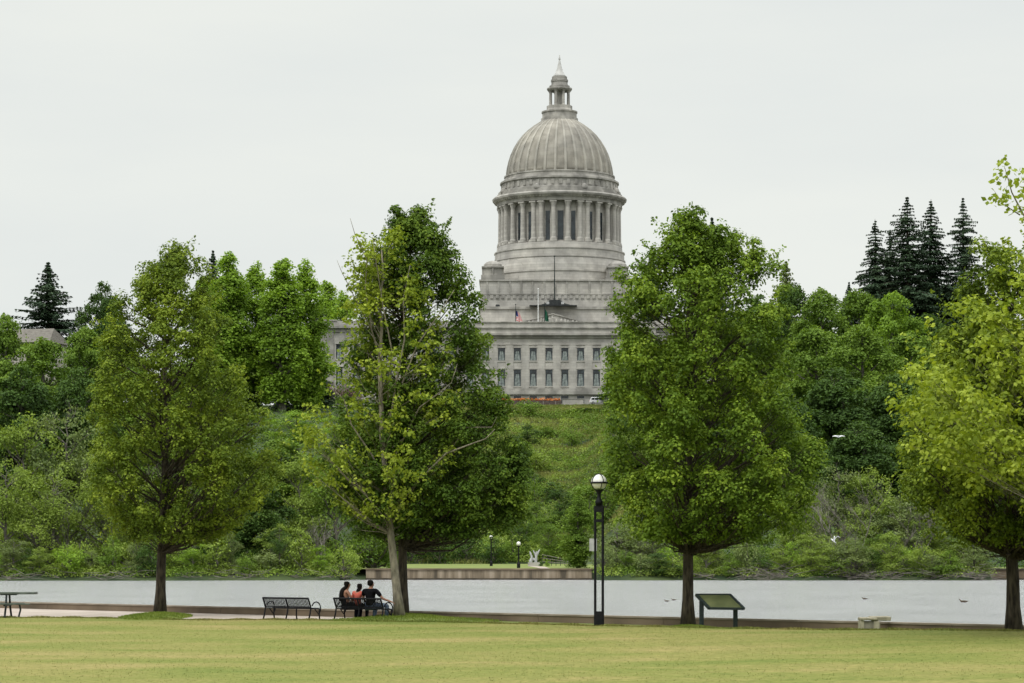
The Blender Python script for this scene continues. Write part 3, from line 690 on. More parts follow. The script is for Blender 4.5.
    for px_ in (497.5, 610.5):
        mbk = MB(); mbk.lathe([(.02, zx(304)), (.5, zx(304)), (.5, zx(302.4)), (.3, zx(301.9)), (.02, zx(301.8))], 10, hx(px_), 6.3); mbk.build('vent', M['window_dark'], root)
    # --- windows
    def window(x, z0, z1, w, y, curt=True):
        fr = MB(); fr.box(x - w / 2 - .28, x + w / 2 + .28, y - .14, y - .004, z0 - .28, z0); fr.box(x - w / 2 - .26, x + w / 2 + .26, y - .22, y - .004, z1, z1 + .30)
        fr.box(x - w / 2 - .2, x - w / 2, y - .1, y - .004, z0 + .002, z1 - .002); fr.box(x + w / 2, x + w / 2 + .2, y - .1, y - .004, z0 + .002, z1 - .002)
        f = fr.build('window', M['stone'], root)
        gl = MB(); gl.box(x - w / 2 + .002, x + w / 2 - .002, y - .03, y - .006, z0 + .002, z1 - .002); gl.build('pane', M['glass'], f)
        if curt:
            h = z1 - z0; cm = MB()
            for sd in (-1, 1):       # parted curtains, gathered at mid height
                cm.add([(x + sd * .06, y - .045, z1 - h * .24), (x + sd * w * .46, y - .045, z1 - h * .24), (x + sd * w * .46, y - .045, z0 + .05), (x + sd * .35 * w, y - .045, z0 + .05), (x + sd * w * .30, y - .045, z0 + h * .40)] if False else
                       [(x + sd * .03, y - .045, z1 - h * .22), (x + sd * w * .20, y - .045, z1 - h * .22), (x + sd * w * .42, y - .045, z0 + .04), (x + sd * .03, y - .045, z0 + .04)], [(0, 1, 2, 3)])
            cm.build('curtain', M['curtain'], f, fix=False)
            bars = MB(); bars.box(x - w / 2, x + w / 2, y - .07, y - .05, z1 - h * .27, z1 - h * .22); bars.box(x - .05, x + .05, y - .07, y - .05, z1 - h * .22 + .002, z1); bars.build('glazing_bar', M['window_dark'], f)
    for i in range(-5, 7):
        x = (549 + 15.82 * i - CXp) * s
        if not hx(468) < x < hx(652): continue
        window(x, zx(360.6), zx(347.8), 1.62, 0.0); window(x, zx(386.2), zx(369.4), 1.62, 0.0); window(x, zx(403.5), zx(395.6), 1.7, 0.0, False)
    for px_ in (338.5, 356, 372, 388, 404, 420, 436, 452):
        for sg in (1, -1):
            x = hx(px_) if sg > 0 else -hx(px_)
            if sg < 0 and px_ not in (338.5, 452, 436): continue
            window(x, zx(358), zx(343), 1.5, 3.0); window(x, zx(384.5), zx(366), 1.5, 3.0)
    # --- corner turrets
    for px_ in (492.5, 619.5):
        for Yo in (12.0, 41.0):
            x = hx(px_) ; k = (YF + Yo) / YF
            if Yo > 20: x *= 1.0
            tm = MB()
            def zt(y): return zx(y) 
            w = 2.75
            tm.box(x - w, x + w, Yo - w, Yo + w, zt(276), zt(270.5))
            tm.box(x - w * .82, x + w * .82, Yo - w * .82, Yo + w * .82, zt(270.5) + .002, zt(263))
            tm.box(x - w * .95, x + w * .95, Yo - w * .95, Yo + w * .95, zt(263) + .002, zt(261.6))
            tm.lathe([(2.2, zt(261.6) + .002), (2.15, zt(259)), (1.7, zt(257)), (1.0, zt(255.6)), (.3, zt(255))], 20, x, Yo)
            for q in range(4):
                a = q * math.pi / 2; cxx, cyy = x + math.cos(a) * w * .84, Yo + math.sin(a) * w * .84
                tm.lathe([(.25, zt(270.4)), (.25, zt(263.1))], 8, cxx, cyy)
            tm.build('corner_turret', M['stone_trim'], root)
    # --- dome
    DY = 26.5; YD = YF + DY; k = YD / F
    cx = (559.5 - CX) * YD / F - X0
    def zd(y): return EYE + (HY - y) * (YD - 10.5 * min(1, max(0, (y - 112) / 60))) / F
    def rd(p): return p * k
    # stepped round base
    prof = [(68.5, 294), (68.5, 273.2), (69.3, 273.0), (69.3, 271.4), (67.0, 271.2), (66.8, 266), (66.0, 262), (65.2, 258.5), (66.0, 258.3), (66.0, 257), (64.8, 256.8), (64.6, 250.2), (65.4, 250), (65.4, 248.9), (63.0, 248.7), (62.6, 243.4), (60, 243.2)]
    MB().lathe([(rd(a), zd(y)) for a, y in prof], 96, cx, DY).build('drum_base', M['stone'], root)
    # drum wall
    MB().lathe([(rd(55.5), zd(243.5)), (rd(55.5), zd(202.4))], 96, cx, DY).build('drum_wall', M['stone'], root)
    # columns, piers, dark windows; a bay faces the viewer
    cols = []; zb_, zt_ = zd(243.1), zd(202.5)
    colme = MB(); r0 = rd(2.55)
    colme.box(-r0 * 1.3, r0 * 1.3, -r0 * 1.3, r0 * 1.3, 0, .5); colme.lathe([(r0 * 1.2, .502), (r0 * 1.2, .8), (r0, 1.1), (r0 * .86, zt_ - zb_ - 1.3), (r0 * .9, zt_ - zb_ - 1.25), (r0 * 1.25, zt_ - zb_ - .45), (r0 * 1.25, zt_ - zb_ - .35)], 12)
    colme.box(-r0 * 1.35, r0 * 1.35, -r0 * 1.35, r0 * 1.35, zt_ - zb_ - .348, zt_ - zb_ - .01)
    cme = colme.mesh('column'); cme.materials.append(M['stone'])
    for sec in range(8):
        for off in (-6.7, 6.7, 18.6, 26.4):
            a = R(-90 + sec * 45 + off)
            c = bpy.data.objects.new('column', cme); C.objects.link(c); c.parent = root
            c.location = (cx + rd(59.3) * math.cos(a), DY + rd(59.3) * math.sin(a), zb_); c.rotation_euler = (0, 0, a)
    for sec in range(8):
        a = R(-90 + sec * 45 + 22.5); mt = Matrix.Translation((cx, DY, 0)) @ Matrix.Rotation(a, 4, 'Z')
        MB().box(rd(54), rd(58.6), -rd(6.3), rd(6.3), zb_, zt_ - .01, mt).build('pier', M['stone'], root)
        for off in (-13, 0, 13):
            a = R(-90 + sec * 45 + off); mt = Matrix.Translation((cx, DY, 0)) @ Matrix.Rotation(a, 4, 'Z')
            MB().box(rd(54), rd(55.7), -rd(2.9 if off == 0 else 2.2), rd(2.9 if off == 0 else 2.2), zd(241), zd(212), mt).build('drum_window', M['glass'], root)
    # entablature, parapet, upper drum
    prof = [(61.8, 202.3), (62.6, 202.1), (62.6, 198.6), (63.8, 198.4), (66.8, 196.3), (67.3, 194.6), (66.2, 193.2), (62.5, 192.8), (62.5, 190.2), (61.2, 190), (61.2, 187.6), (60.0, 187.2), (57.8, 186.9), (57.8, 179.4), (59.5, 179.0), (59.5, 177.4), (56.5, 177), (56.2, 175), (54.8, 174.8), (54.8, 172.4), (55.4, 172.2), (55.4, 171), (50, 170.8)]
    em = MB().lathe([(rd(a), zd(y)) for a, y in prof], 96, cx, DY)
    for q in range(120):
        a = 2 * math.pi * q / 120; mt = Matrix.Translation((cx, DY, 0)) @ Matrix.Rotation(a, 4, 'Z')
        em.box(rd(62.6), rd(65.2), -rd(.7), rd(.7), zd(198.3), zd(197.0), mt)
    em.build('entablature', M['stone_trim'], root)
    for q in range(48):
        a = 2 * math.pi * q / 48; mt = Matrix.Translation((cx, DY, 0)) @ Matrix.Rotation(a, 4, 'Z')
        MB().box(rd(57.7), rd(58.5), -rd(1.6), rd(1.6), zd(185.5), zd(180.5), mt).build('relief_panel', M['stone_trim'], root)
    for q in range(8):
        a = R(-90 + q * 45 + 22.5)
        MB().lathe([(rd(3), zd(190)), (rd(3.2), zd(188.8)), (rd(2.4), zd(186.2)), (rd(.5), zd(184.8))], 10, cx + rd(60.5) * math.cos(a), DY + rd(60.5) * math.sin(a)).build('cartouche', M['stone_trim'], root)
    # shell
    shell = [(53.2, 171.2), (53.0, 168), (52.3, 163.5), (50.8, 157.5), (48.5, 151), (45.4, 144.8), (41.4, 138.8), (36.8, 133.4), (31.6, 128.8), (26.2, 125), (21, 121.9), (17.5, 120)]
    n = 160
    def rib(kk):
        q = kk % 5; return 1.0
    MB().lathe([(rd(a) * .985, zd(y)) for a, y in shell], 96, cx, DY).build('dome', M['stone_dome'], root, smooth=True)
    for q in range(32):
        a = R(-90 + q * 11.25 + 5.6); mbr = MB(); ca, sa = math.cos(a), math.sin(a)
        vs = []; 
        for (p, y) in shell:
            w = rd(.55 + p * .018)
            for (rr, ww) in ((rd(p) * .97, -w), (rd(p) * 1.012, -w * .75), (rd(p) * 1.012, w * .75), (rd(p) * .97, w)):
                vs.append((cx + rr * ca - ww * sa, DY + rr * sa + ww * ca, zd(y)))
        fs = [(i * 4 + j, i * 4 + j + 1, i * 4 + j + 5, i * 4 + j + 4) for i in range(len(shell) - 1) for j in range(3)]
        mbr.add(vs, fs); mbr.build('dome_rib', M['stone_ribs'], root, fix=False)
    # lantern
    prof = [(18.5, 120.8), (18.5, 118.2), (17.2, 118), (17.2, 113.4), (18.0, 113.2), (18.0, 112), (13.6, 111.7), (12.8, 109.4), (12.8, 106.5), (11, 106.3)]
    lan = MB().lathe([(rd(a), zd(y)) for a, y in prof], 48, cx, DY).build('lantern', M['stone_trim'], root)
    m2 = MB(); m2.lathe([(rd(3.4), zd(106.4)), (rd(3.4), zd(91))], 16, cx, DY)
    for q in range(8):
        a = R(-90 + 22.5 + q * 45)
        m2.lathe([(rd(2.0), zd(106.3)), (rd(1.5), zd(105)), (rd(1.35), zd(93)), (rd(2.1), zd(91.2))], 10, cx + rd(9.6) * math.cos(a), DY + rd(9.6) * math.sin(a))
    m2.build('lantern_column', M['stone_trim'], lan)
    prof = [(9, 91.6), (11.6, 91.2), (12.6, 89.8), (12.6, 88.6), (10, 88), (10.2, 86.2), (8.4, 85.6), (8.0, 82.5), (8.6, 82), (8.6, 80), (7.6, 79.6), (7.6, 77)]
    MB().lathe([(rd(a), zd(y)) for a, y in prof], 32, cx, DY).build('lantern_crown', M['stone_trim'], lan)
    m3 = MB().lathe([(rd(6.9), zd(76.9)), (rd(5.9), zd(75.4)), (rd(3.9), zd(72)), (rd(2.4), zd(68)), (rd(1.6), zd(64)), (rd(1.0), zd(61)), (rd(.5), zd(60.4)), (rd(1.1), zd(59.4)), (rd(1.1), zd(58.6)), (rd(.7), zd(57.8)), (rd(.5), zd(55.0))], 24, cx, DY)
    m3.build('spire', M['spire'], root, smooth=True)
    return X0, s
M['stone_ribs'] = mat_stone('stone_ribs', (.39, .375, .335), (.30, .29, .26), .9, 2.2, .1)
M['spire'] = noisy('spire', (.36, .36, .34), (.48, .48, .45), 1, .5)
capitol()

# flags and poles (front terrace of the capitol roof)
def flagpole(name, label, cat, px, ytop, ybot, Y, r, mat, flag=None):
    X = wx(px, Y); t = empty(name, (X, Y, wz(ybot, Y)), 0, label, cat, None); h = (ybot - ytop) * Y / F
    MB().tube([(0, 0, -.2), (0, 0, h * .5), (0, 0, h)], [r, r * .9, r * .6], 10).build('pole', mat, t)
    MB().lathe([(.02, h), (r * 1.5, h + r), (r * 1.5, h + r * 2), (.02, h + r * 3)], 10).build('finial', mat, t)
    return t, h
flagpole('flagpole', 'tall thin dark green mast standing in front of the dome base', 'flagpole', 554.6, 257, 299, 602.5, .14, M['frame_dark'])
flagpole('flagpole', 'bare white flagpole on the capitol roof beside the green flag', 'flagpole', 538.2, 290, 322, 600.6, .13, M['white_paint'])
def flag(px, y0, y1, Y, label, green):
    X = wx(px, Y); h = (y1 - y0) * Y / F
    t, H = flagpole('flag_on_pole', label, 'flag', px, y0 - 5, 322.0, Y, .09, M['frame_dark'])
    zt = H - 1.2
    W = 2.2; nxx = 14; nzz = 26
    def pt(i, j): # hanging limp with folds
        u = i / nxx; v = j / nzz
        return ((u * W * (.45 + .3 * v)) * (1 if not green else .6) + .06, .25 * math.sin(u * 9 + v * 2), zt - v * h * .95 - u * .9 * (1 - .3 * v))
    if green:
        mb = MB(); vs = [pt(i, j) for j in range(nzz + 1) for i in range(nxx + 1)]
        mb.add(vs, [(j * (nxx + 1) + i, j * (nxx + 1) + i + 1, (j + 1) * (nxx + 1) + i + 1, (j + 1) * (nxx + 1) + i) for j in range(nzz) for i in range(nxx)])
        mb.build('flag_cloth', M['flag_green'], t, smooth=True, fix=False)
    else:
        red, wht, blu = MB(), MB(), MB()
        for j in range(nzz):
            for i in range(nxx):
                q = [pt(i, j), pt(i + 1, j), pt(i + 1, j + 1), pt(i, j + 1)]
                if i < 6 and j < 14: b = blu
                else: b = red if (j // 2) % 2 == 0 else wht
                b.add(q, [(0, 1, 2, 3)])
        cl = red.build('flag_cloth', M['flag_red'], t, fix=False); wht.build('white_stripes', M['white_paint'], cl, fix=False); blu.build('canton', M['flag_blue'], cl, fix=False)
M['flag_red'] = noisy('flag_red', (.45, .03, .04), (.55, .05, .05), 2, .9); M['flag_blue'] = noisy('flag_blue', (.02, .03, .12), (.03, .04, .16), 2, .9); M['flag_green'] = noisy('flag_green', (.01, .08, .045), (.02, .11, .06), 2, .9)
flag(515.6, 310, 320.5, 600.8, 'limp American flag with red and white stripes on the capitol roof edge', False)
flag(544.6, 308.5, 320.8, 600.9, 'limp plain green flag on the capitol roof edge', True)

# flower terrace, boundary walls, cars
def rel(px, Y): return wx(px, Y)
Yp = 588.0
t = empty('flower_planter', (wx(531, Yp), Yp, wz(404.8, Yp)), 0, 'long dark planter box topped with orange flowers in front of the capitol base', 'planter')
hw = 31 * Yp / F; mb = MB()
for i in range(10): mb.box(-hw + i * hw / 5, -hw + (i + 1) * hw / 5 - .08, 0, 1.2, -2, 1.0)
mb.build('planter_box', M['wood_box'], t)
g = np.random.default_rng(31); n = 520
P = np.stack([hw * np.clip(np.round(g.uniform(-8.5, 8.5, n)) / 9 + g.normal(size=n) * .035, -1, 1), g.uniform(0, 1.2, n), 1.0 + g.uniform(0, .55, n) * (.6 + .4 * np.sin(np.arange(n)))], 1)
link('flowers', quads_mesh('flowers', leaf_quads(P, g.normal(size=(n, 3)) + np.array([0, -.5, .6]), .42, 1, None, g)), M['flower'], t)
t = empty('terrace_wall', (wx(573, Yp), Yp + .3, wz(404.8, Yp)), 0, 'short plain grey wall beside the flower planter on the hilltop', 'wall')
mb = MB(); mb.box(-2.4, 2.4, 0, .5, -2, 1.25); mb.build('wall_body', M['stone'], t); MB().box(-2.5, 2.5, -.08, .58, 1.252, 1.42).build('coping', M['stone_trim'], t)
t = empty('roadside_wall', (wx(337, 572), 572, wz(409, 572)), 0, 'low pale grey wall below the left wing of the capitol', 'wall')
mb = MB(); mb.box(-4.6, 4.6, 0, .5, -2.5, .95); mb.build('wall_body', M['stone'], t); MB().box(-4.7, 4.7, -.08, .58, .952, 1.15).build('coping', M['stone_trim'], t)

def car(px, yb, Y, label, paint, rz=0, Lc=4.4, Hc=1.65):
    t = empty('parked_car', (wx(px, Y), Y, wz(yb, Y)), rz, label, 'car')
    prof = [(-Lc / 2, .35), (-Lc / 2, .85), (-Lc / 2 + .1, 1.0), (-Lc / 2 + .35, Hc - .08), (-Lc / 2 + .7, Hc), (.35, Hc), (.65, Hc - .08), (1.15, 1.02), (Lc / 2 - .15, .9), (Lc / 2, .75), (Lc / 2, .35)]
    mb = MB(); mb.prism(prof, -.88, .88); mb.build('body', paint, t, bevel=.08)
    for sd in (-1, 1):
        y = sd * .885
        for (a, b) in ((-1.75, -1.05), (-.95, -.15), (-.05, .75)):
            mb = MB(); mb.add([(a, y, 1.03), (b + (.25 if b > .5 else 0), y, 1.03), (b - (.1 if b > .5 else 0), y, Hc - .15), (a + (.12 if a < -1.5 else 0), y, Hc - .15)], [(0, 1, 2, 3)]); mb.build('side_window', M['glass'], t, fix=False)
        for x in (-1.35, 1.35):
            w = MB(); w.tube([(x, sd * .70, .33), (x, sd * .92, .33)], .33, 20); wo = w.build('wheel', M['tyre'], t)
            h = MB(); h.tube([(x, sd * .91, .33), (x, sd * .935, .33)], .2, 12); h.build('hubcap', M['chrome'], wo)
    for sd in (-.6, .6):
        MB().box(Lc / 2 - .02, Lc / 2 + .02, sd - .18, sd + .18, .62, .76).build('headlight', M['white_paint'], t)
        MB().box(-Lc / 2 - .02, -Lc / 2 + .02, sd - .12, sd + .12, .7, .95).build('tail_light', M['flag_red'], t)
car(271.5, 404.5, 566, 'white car glimpsed through leaves on the hilltop road, under the bright green tall trees', M['car_paint'])
car(284, 409.2, 556, 'dark car lower on the hilltop road than the white car', M['car_paint_blue'], .5)
car(599, 404.6, 590, 'white car low behind the hilltop hedge, in front of the capitol base', M['car_paint'])

# distant house on the left
def house(px, Y, yr, ye, halfw, label):
    t = empty('hilltop_house', (wx(px, Y), Y, wz(400, Y)), R(-14), label, 'house'); zr = (400 - yr) * Y / F; ze = (400 - ye) * Y / F; w = halfw * Y / F
    MB().box(-w + .5, w - .5, -4.5, 4.5, -3, ze).build('wall', M['house_wall'], t)
    mb = MB(); mb.add([(-w, -5.6, ze - .5), (w, -5.6, ze - .5), (w - 1.5, 0, zr), (-w + 1.5, 0, zr), (-w, 5.6, ze - .5), (w, 5.6, ze - .5)], [(0, 1, 2, 3), (4, 3, 2, 5), (0, 3, 4), (1, 5, 2), (0, 4, 5, 1)])
    mb.build('roof', M['roof_shingle'], t)
    for x in (-w * .6, -w * .2, w * .2, w * .6): MB().box(x - .6, x + .6, -4.55, -4.45, ze - 2.4, ze - 1.0).build('window', M['glass'], t)
house(30, 545, 329, 342, 33, 'low house with grey-brown pitched roof showing above the trees near the lone fir')

# ------------------------------------------------------------------ vegetation prototypes (unit height ~ real metres, scaled copies share mesh data)
def env_rel(H, prof): # prof list of (t, r)
    return np.array([p[0] * H for p in prof]), np.array([p[1] for p in prof]), np.array([p[1] for p in prof])
PROTO = {}
def proto_broad(key, H, prof, seed, leafm, barkm, nblob, clumps, leaves, size, r0=.3, **kw):
    g = np.random.default_rng(seed); env = env_rel(H, prof)
    tk = {k: kw.pop(k) for k in ('top', 'wob', 'subs', 'sag', 'base_flare') if k in kw}
    q, tips = build_crown(env, g, nblob, clumps, leaves, size, **kw)
    tm = build_trunk(env, tips, g, r0, (g.normal() * .3, 0), limb_r=.12, subs=tk.pop('subs', 1), **tk).mesh('trunk'); tm.materials.append(M[barkm])
    cm = quads_mesh('crown', q); PROTO[key] = (tm, cm, float(np.percentile(q[:, :, 2], 99.7)), float(np.percentile(np.abs(q[:, :, 0]), 98.5))); print(key, len(q), PROTO[key][2:])
ROUND = [(.12, 2.2), (.22, 4.2), (.4, 5.2), (.6, 5.0), (.78, 3.9), (.9, 2.4), (1, .8)]
DOMEP = [(.02, 3.6), (.15, 5.0), (.4, 5.4), (.62, 4.8), (.8, 3.6), (.92, 2.0), (1, .7)]
TALL = [(.08, 1.8), (.25, 2.8), (.5, 3.0), (.7, 2.6), (.85, 1.7), (1, .4)]
proto_broad('roundA', 14, ROUND, 101, 'leaf_mid', 'bark_grey', 80, 14, 34, .30, spread=.42, blob_k=.24, sag=.2, gap=-.8)
proto_broad('roundB', 14, DOMEP, 102, 'leaf_dark', 'bark_grey', 80, 14, 34, .30, spread=.42, blob_k=.24, gap=-.8)
proto_broad('roundC', 13, [(.03, 3.0), (.2, 4.6), (.4, 4.4), (.6, 5.0), (.8, 3.4), (.9, 2.6), (1, .6)], 103, 'leaf_mid', 'bark_grey', 76, 14, 34, .30, spread=.42, blob_k=.24, gap=-.8)
proto_broad('tallA', 20, TALL, 104, 'leaf_bright', 'bark_grey', 110, 14, 32, .32, spread=.42, blob_k=.34, gap=-1.0)
proto_broad('tallB', 20, [(.05, 2.2), (.3, 3.4), (.5, 2.9), (.66, 3.2), (.84, 1.8), (1, .35)], 105, 'leaf_bright', 'bark_grey', 110, 14, 32, .32, spread=.42, blob_k=.34, gap=-1.0)
proto_broad('willowA', 10, [(.03, 2.6), (.2, 3.6), (.5, 3.9), (.75, 3.0), (.9, 1.7), (1, .4)], 106, 'leaf_willow', 'bark_grey', 60, 12, 30, .22, spread=.38, blob_k=.25, rnd=.5, up=.5, aspect=.6, subs=2, r0=.14)
proto_broad('willowB', 10, [(.02, 3.0), (.25, 3.3), (.45, 4.0), (.7, 3.3), (.88, 2.0), (1, .5)], 107, 'leaf_willow', 'bark_grey', 50, 11, 26, .22, spread=.36, blob_k=.27, rnd=.5, up=.5, aspect=.6, subs=4, r0=.16)
proto_broad('shrubA', 4, [(.0, 1.8), (.2, 2.4), (.5, 2.5), (.75, 1.9), (1, .6)], 108, 'leaf_mid', 'bark_grey', 26, 10, 20, .22, spread=.28, blob_k=.34, r0=.07)
proto_broad('shrubB', 4, [(.0, 2.2), (.25, 2.7), (.5, 2.2), (.8, 1.5), (1, .4)], 109, 'leaf_dark', 'bark_grey', 26, 10, 20, .22, spread=.28, blob_k=.34, r0=.07)

def conifer_mesh(seed, H, Rb, dens=1.0, droopy=.35, bare=.06):
    g = np.random.default_rng(seed); tr = MB()
    tr.tube([(0, 0, -.5), (g.normal() * .1, 0, H * .5), (0, 0, H * .99)], [H * .014, H * .009, .02], 8)
    cen = []; nor = []; dirs = []; sz = []
    z = H * bare
    while z < H * .99:
        t = z / H; Rz = Rb * (1 - t) ** .80 * g.uniform(.62, 1.15) * min(1, .25 + (1 - t) / .14) + .04
        nb = int(g.integers(4, 7)); a0 = g.uniform(0, 6.28)
        for b in range(nb):
            a = a0 + b * 6.283 / nb + g.normal() * .25; Lb = Rz * g.uniform(.6, 1.15)
            if g.uniform() < .10: continue
            zj = g.normal() * .4 * (1 - t); m = max(3, int(Lb * 4.2 * dens)); u = np.linspace(.12, 1, m)
            rise = .25 * (t > .6)
            zz = z + zj + Lb * (rise * u - droopy * u ** 1.5 + .18 * np.maximum(0, u - .75))
            P = np.stack([np.cos(a) * Lb * u, np.sin(a) * Lb * u, zz], 1)
            tr.tube([tuple((0, 0, z + zj)), tuple(P[m // 2]), tuple(P[-1])], [.06, .04, .015], 3, cap=False)
            for rep in range(9):
                wd = (1 - u) * .5 + .12
                side = g.normal(size=m) * wd * Lb * .36
                Q = P + np.stack([-np.sin(a) * side, np.cos(a) * side, -np.abs(g.normal(size=m)) * (.34 - .26 * t) - .10 * np.abs(side)], 1)
                cen.append(Q); nor.append(np.stack([np.cos(a) * .4 + g.normal(size=m) * .5, np.sin(a) * .4 + g.normal(size=m) * .5, np.full(m, .7)], 1))
        z += H * .008 + .20 * g.uniform(.6, 1.3)
    cen = np.concatenate(cen); nor = np.concatenate(nor)
    q = leaf_quads(cen, nor, .66 * (1 - .45 * cen[:, 2] / H) * g.uniform(.6, 1.2, len(cen)), .45, .4, g)
    tm = tr.mesh('trunk'); tm.materials.append(M['bark']); return tm, quads_mesh('crown', q), H, float(np.percentile(np.abs(q[:, :, 0]), 97)) * .55
PROTO['firA'] = conifer_mesh(201, 34, 9.5); PROTO['firB'] = conifer_mesh(202, 34, 8.5, 1.1, .45); PROTO['firC'] = conifer_mesh(203, 22, 6.2, .8, .15, .12)

CROWNS = {}
def crown_me(key, lm):
    k = (key, lm)
    if k not in CROWNS:
        me = PROTO[key][1].copy(); me.materials.clear(); me.materials.append(M[lm]); CROWNS[k] = me
    return CROWNS[k]
def ftree(key, lm, px, Y, ytop, width, label, name='broadleaf_tree', cat='tree', group=None, rz=None, zb=None, deep=None):
    X = wx(px, Y); z0 = (TZ(X, Y) if zb is None else zb) - .2; tm, cm, H, Rm = PROTO[key]
    h = wz(ytop, Y) - z0; sx = (width / 2 * Y / F) / Rm
    o = empty(name, (X, Y, z0), random.uniform(0, 6.28) if rz is None else rz, label, cat, group); o.scale = (sx, sx if deep is None else deep, h / H)
    a = bpy.data.objects.new('trunk', tm); C.objects.link(a); a.parent = o
    b = bpy.data.objects.new('crown', crown_me(key, lm)); C.objects.link(b); b.parent = o
    return o

# skyline, left
ftree('firC', 'leaf_fir', 48, 575, 261, 48, 'lone dark conifer with open layered branches on the left skyline', 'fir_tree', 'conifer')
ftree('roundB', 'leaf_dark', 103, 570, 287, 56, 'dull grey-green crown on the skyline between the lone conifer and the big left tree')
ftree('firC', 'leaf_fir', 213, 590, 249, 30, 'dark conifer tip poking above the big left tree crown', 'fir_tree', 'conifer')
for a in ((228, 548, 256, 50, 'tallA', 'bright green tall tree nearest the big left tree on the skyline'),
          (256, 556, 268, 46, 'tallB', 'second bright green tall tree from the big left tree, slightly lower top'),
          (282, 545, 262, 50, 'tallA', 'tallest middle one of the bright green trees left of the capitol wing'),
          (306, 552, 266, 46, 'tallB', 'bright green tall tree second from the capitol left wing'),
          (328, 652, 284, 40, 'tallA', 'bright green tree next to the capitol left wing with lower sloping top'),
          (343, 640, 296, 40, 'tallB', 'small bright green tree top showing above the left wing roof'),
          (205, 552, 282, 48, 'tallB', 'bright green tall tree mostly hidden behind the big left tree')):
    ftree(a[4], 'leaf_bright', a[0], a[1], a[2], a[3], a[5], 'poplar_tree', 'tree', 'bright green trees beside the left wing')
ftree('roundC', 'leaf_copper', 303, 560, 357, 30, 'bronze-green rounded bush left of the capitol wing', 'rhododendron_bush', 'bush')
ftree('firB', 'leaf_fir', 320, 566, 358, 17, 'narrow dark green cone-shaped evergreen against the left wing corner', 'cypress_tree', 'conifer', zb=33.5)
for i, (px, yt, w) in enumerate(((329, 383, 20), (343, 384, 22), (356, 386, 18))):
    ftree('shrubA', 'leaf_blossom', px, 580, yt, w, ['pinkish flowering shrub next to the cone-shaped evergreen', 'pinkish flowering shrub below the left wing end window', 'pinkish flowering shrub half hidden by the thin leafy tree'][i], 'flowering_shrub', 'shrub')
for i, px in enumerate((322, 338, 354, 372, 392, 412, 434, 456)):
    ftree('shrubB', 'leaf_dark', px, 577, 397, 24, 'clipped dark green hedge bush below the capitol left wing', 'hedge_bush', 'bush', 'hedge bushes below the left wing')
# left hill mass
LEFT = [(6, 470, 318, 70, 'roundA', 'leaf_mid', 'green rounded tree at the left frame edge below the pitched roof'),
        (40, 450, 342, 84, 'roundC', 'leaf_mid', 'rounded green tree below the pitched roof and lone conifer'),
        (84, 470, 330, 66, 'roundA', 'leaf_mid', 'mid green tree between the pitched roof and the big left tree'),
        (118, 480, 326, 66, 'roundB', 'leaf_dark', 'dark green tree peeking out left of the big left tree'),
        (20, 400, 372, 90, 'roundB', 'leaf_dark', 'dark green tree low at the left frame edge, second row down'),
        (78, 405, 372, 80, 'roundB', 'leaf_dark', 'large very dark rounded tree left of the big left tree'),
        (135, 430, 372, 80, 'roundC', 'leaf_mid', 'mid green tree hidden mostly behind the big left tree'),
        (190, 470, 365, 80, 'roundA', 'leaf_mid', 'mid green tree behind the middle of the big left tree'),
        (246, 500, 408, 60, 'willowB', 'leaf_bright', 'light green low tree below the white car on the slope'),
        (296, 480, 411, 60, 'willowA', 'leaf_bright', 'light green low tree below the cone-shaped evergreen'),
        (340, 470, 416, 66, 'willowB', 'leaf_bright', 'light green slope tree behind the leaning pale tree'),
        (390, 480, 416, 70, 'roundA', 'leaf_mid', 'slope tree hidden behind the tall dark green tree'),
        (440, 470, 424, 70, 'roundC', 'leaf_mid', 'slope tree behind the tall dark green tree, nearer the open hillside'),
        (225, 420, 425, 80, 'roundA', 'leaf_mid', 'mid-slope green tree right behind the big left tree crown'),
        (285, 400, 440, 80, 'roundC', 'leaf_mid', 'mid-slope green tree between the big left tree and the thin tree'),
        (345, 400, 450, 84, 'roundA', 'leaf_mid', 'mid-slope tree seen through the thin leafy tree'),
        (405, 430, 455, 80, 'roundB', 'leaf_dark', 'mid-slope dark tree behind the pale trunk'),
        (160, 380, 440, 84, 'roundA', 'leaf_mid', 'mid-slope green tree behind the big left trunk top')]
for px, Y, yt, w, key, lm, lab in LEFT: ftree(key, lm, px, Y, yt, w, lab)
# left bank
BANKL = [(25, 306, 418, 92, 'willowA', 'leaf_willow', 'pale green bank tree at the left frame edge'),
         (68, 309, 408, 84, 'willowB', 'leaf_grey', 'greyish bank tree with visible bare stems left of the big left tree'),
         (105, 303, 446, 76, 'willowA', 'leaf_willow', 'pale green bank tree partly behind the big left tree'),
         (5, 297, 462, 64, 'willowB', 'leaf_willow', 'lower pale green bank tree cut by the left frame edge'),
         (52, 298, 474, 70, 'willowB', 'leaf_willow', 'low pale green bank tree with forked stem near the waterline'),
         (140, 299, 478, 70, 'willowA', 'leaf_willow', 'low pale green bank tree left of the dark trunk on the mound'),
         (192, 300, 470, 66, 'willowB', 'leaf_mid', 'green bank tree just right of the dark trunk on the mound'),
         (250, 299, 472, 78, 'roundB', 'leaf_dark', 'dark blue-green bank tree above the empty bench'),
         (222, 296, 510, 60, 'roundB', 'leaf_dark', 'lower dark bank tree left of the empty bench'),
         (300, 303, 455, 70, 'willowA', 'leaf_willow', 'pale green bank tree between the empty bench and the people'),
         (335, 302, 440, 72, 'willowB', 'leaf_mid', 'green bank tree above the seated woman'),
         (372, 306, 450, 66, 'willowA', 'leaf_mid', 'green bank tree left of the pale leaning trunk'),
         (282, 295, 525, 56, 'willowA', 'leaf_willow', 'low leafy bank tree above the right arm of the empty bench')]
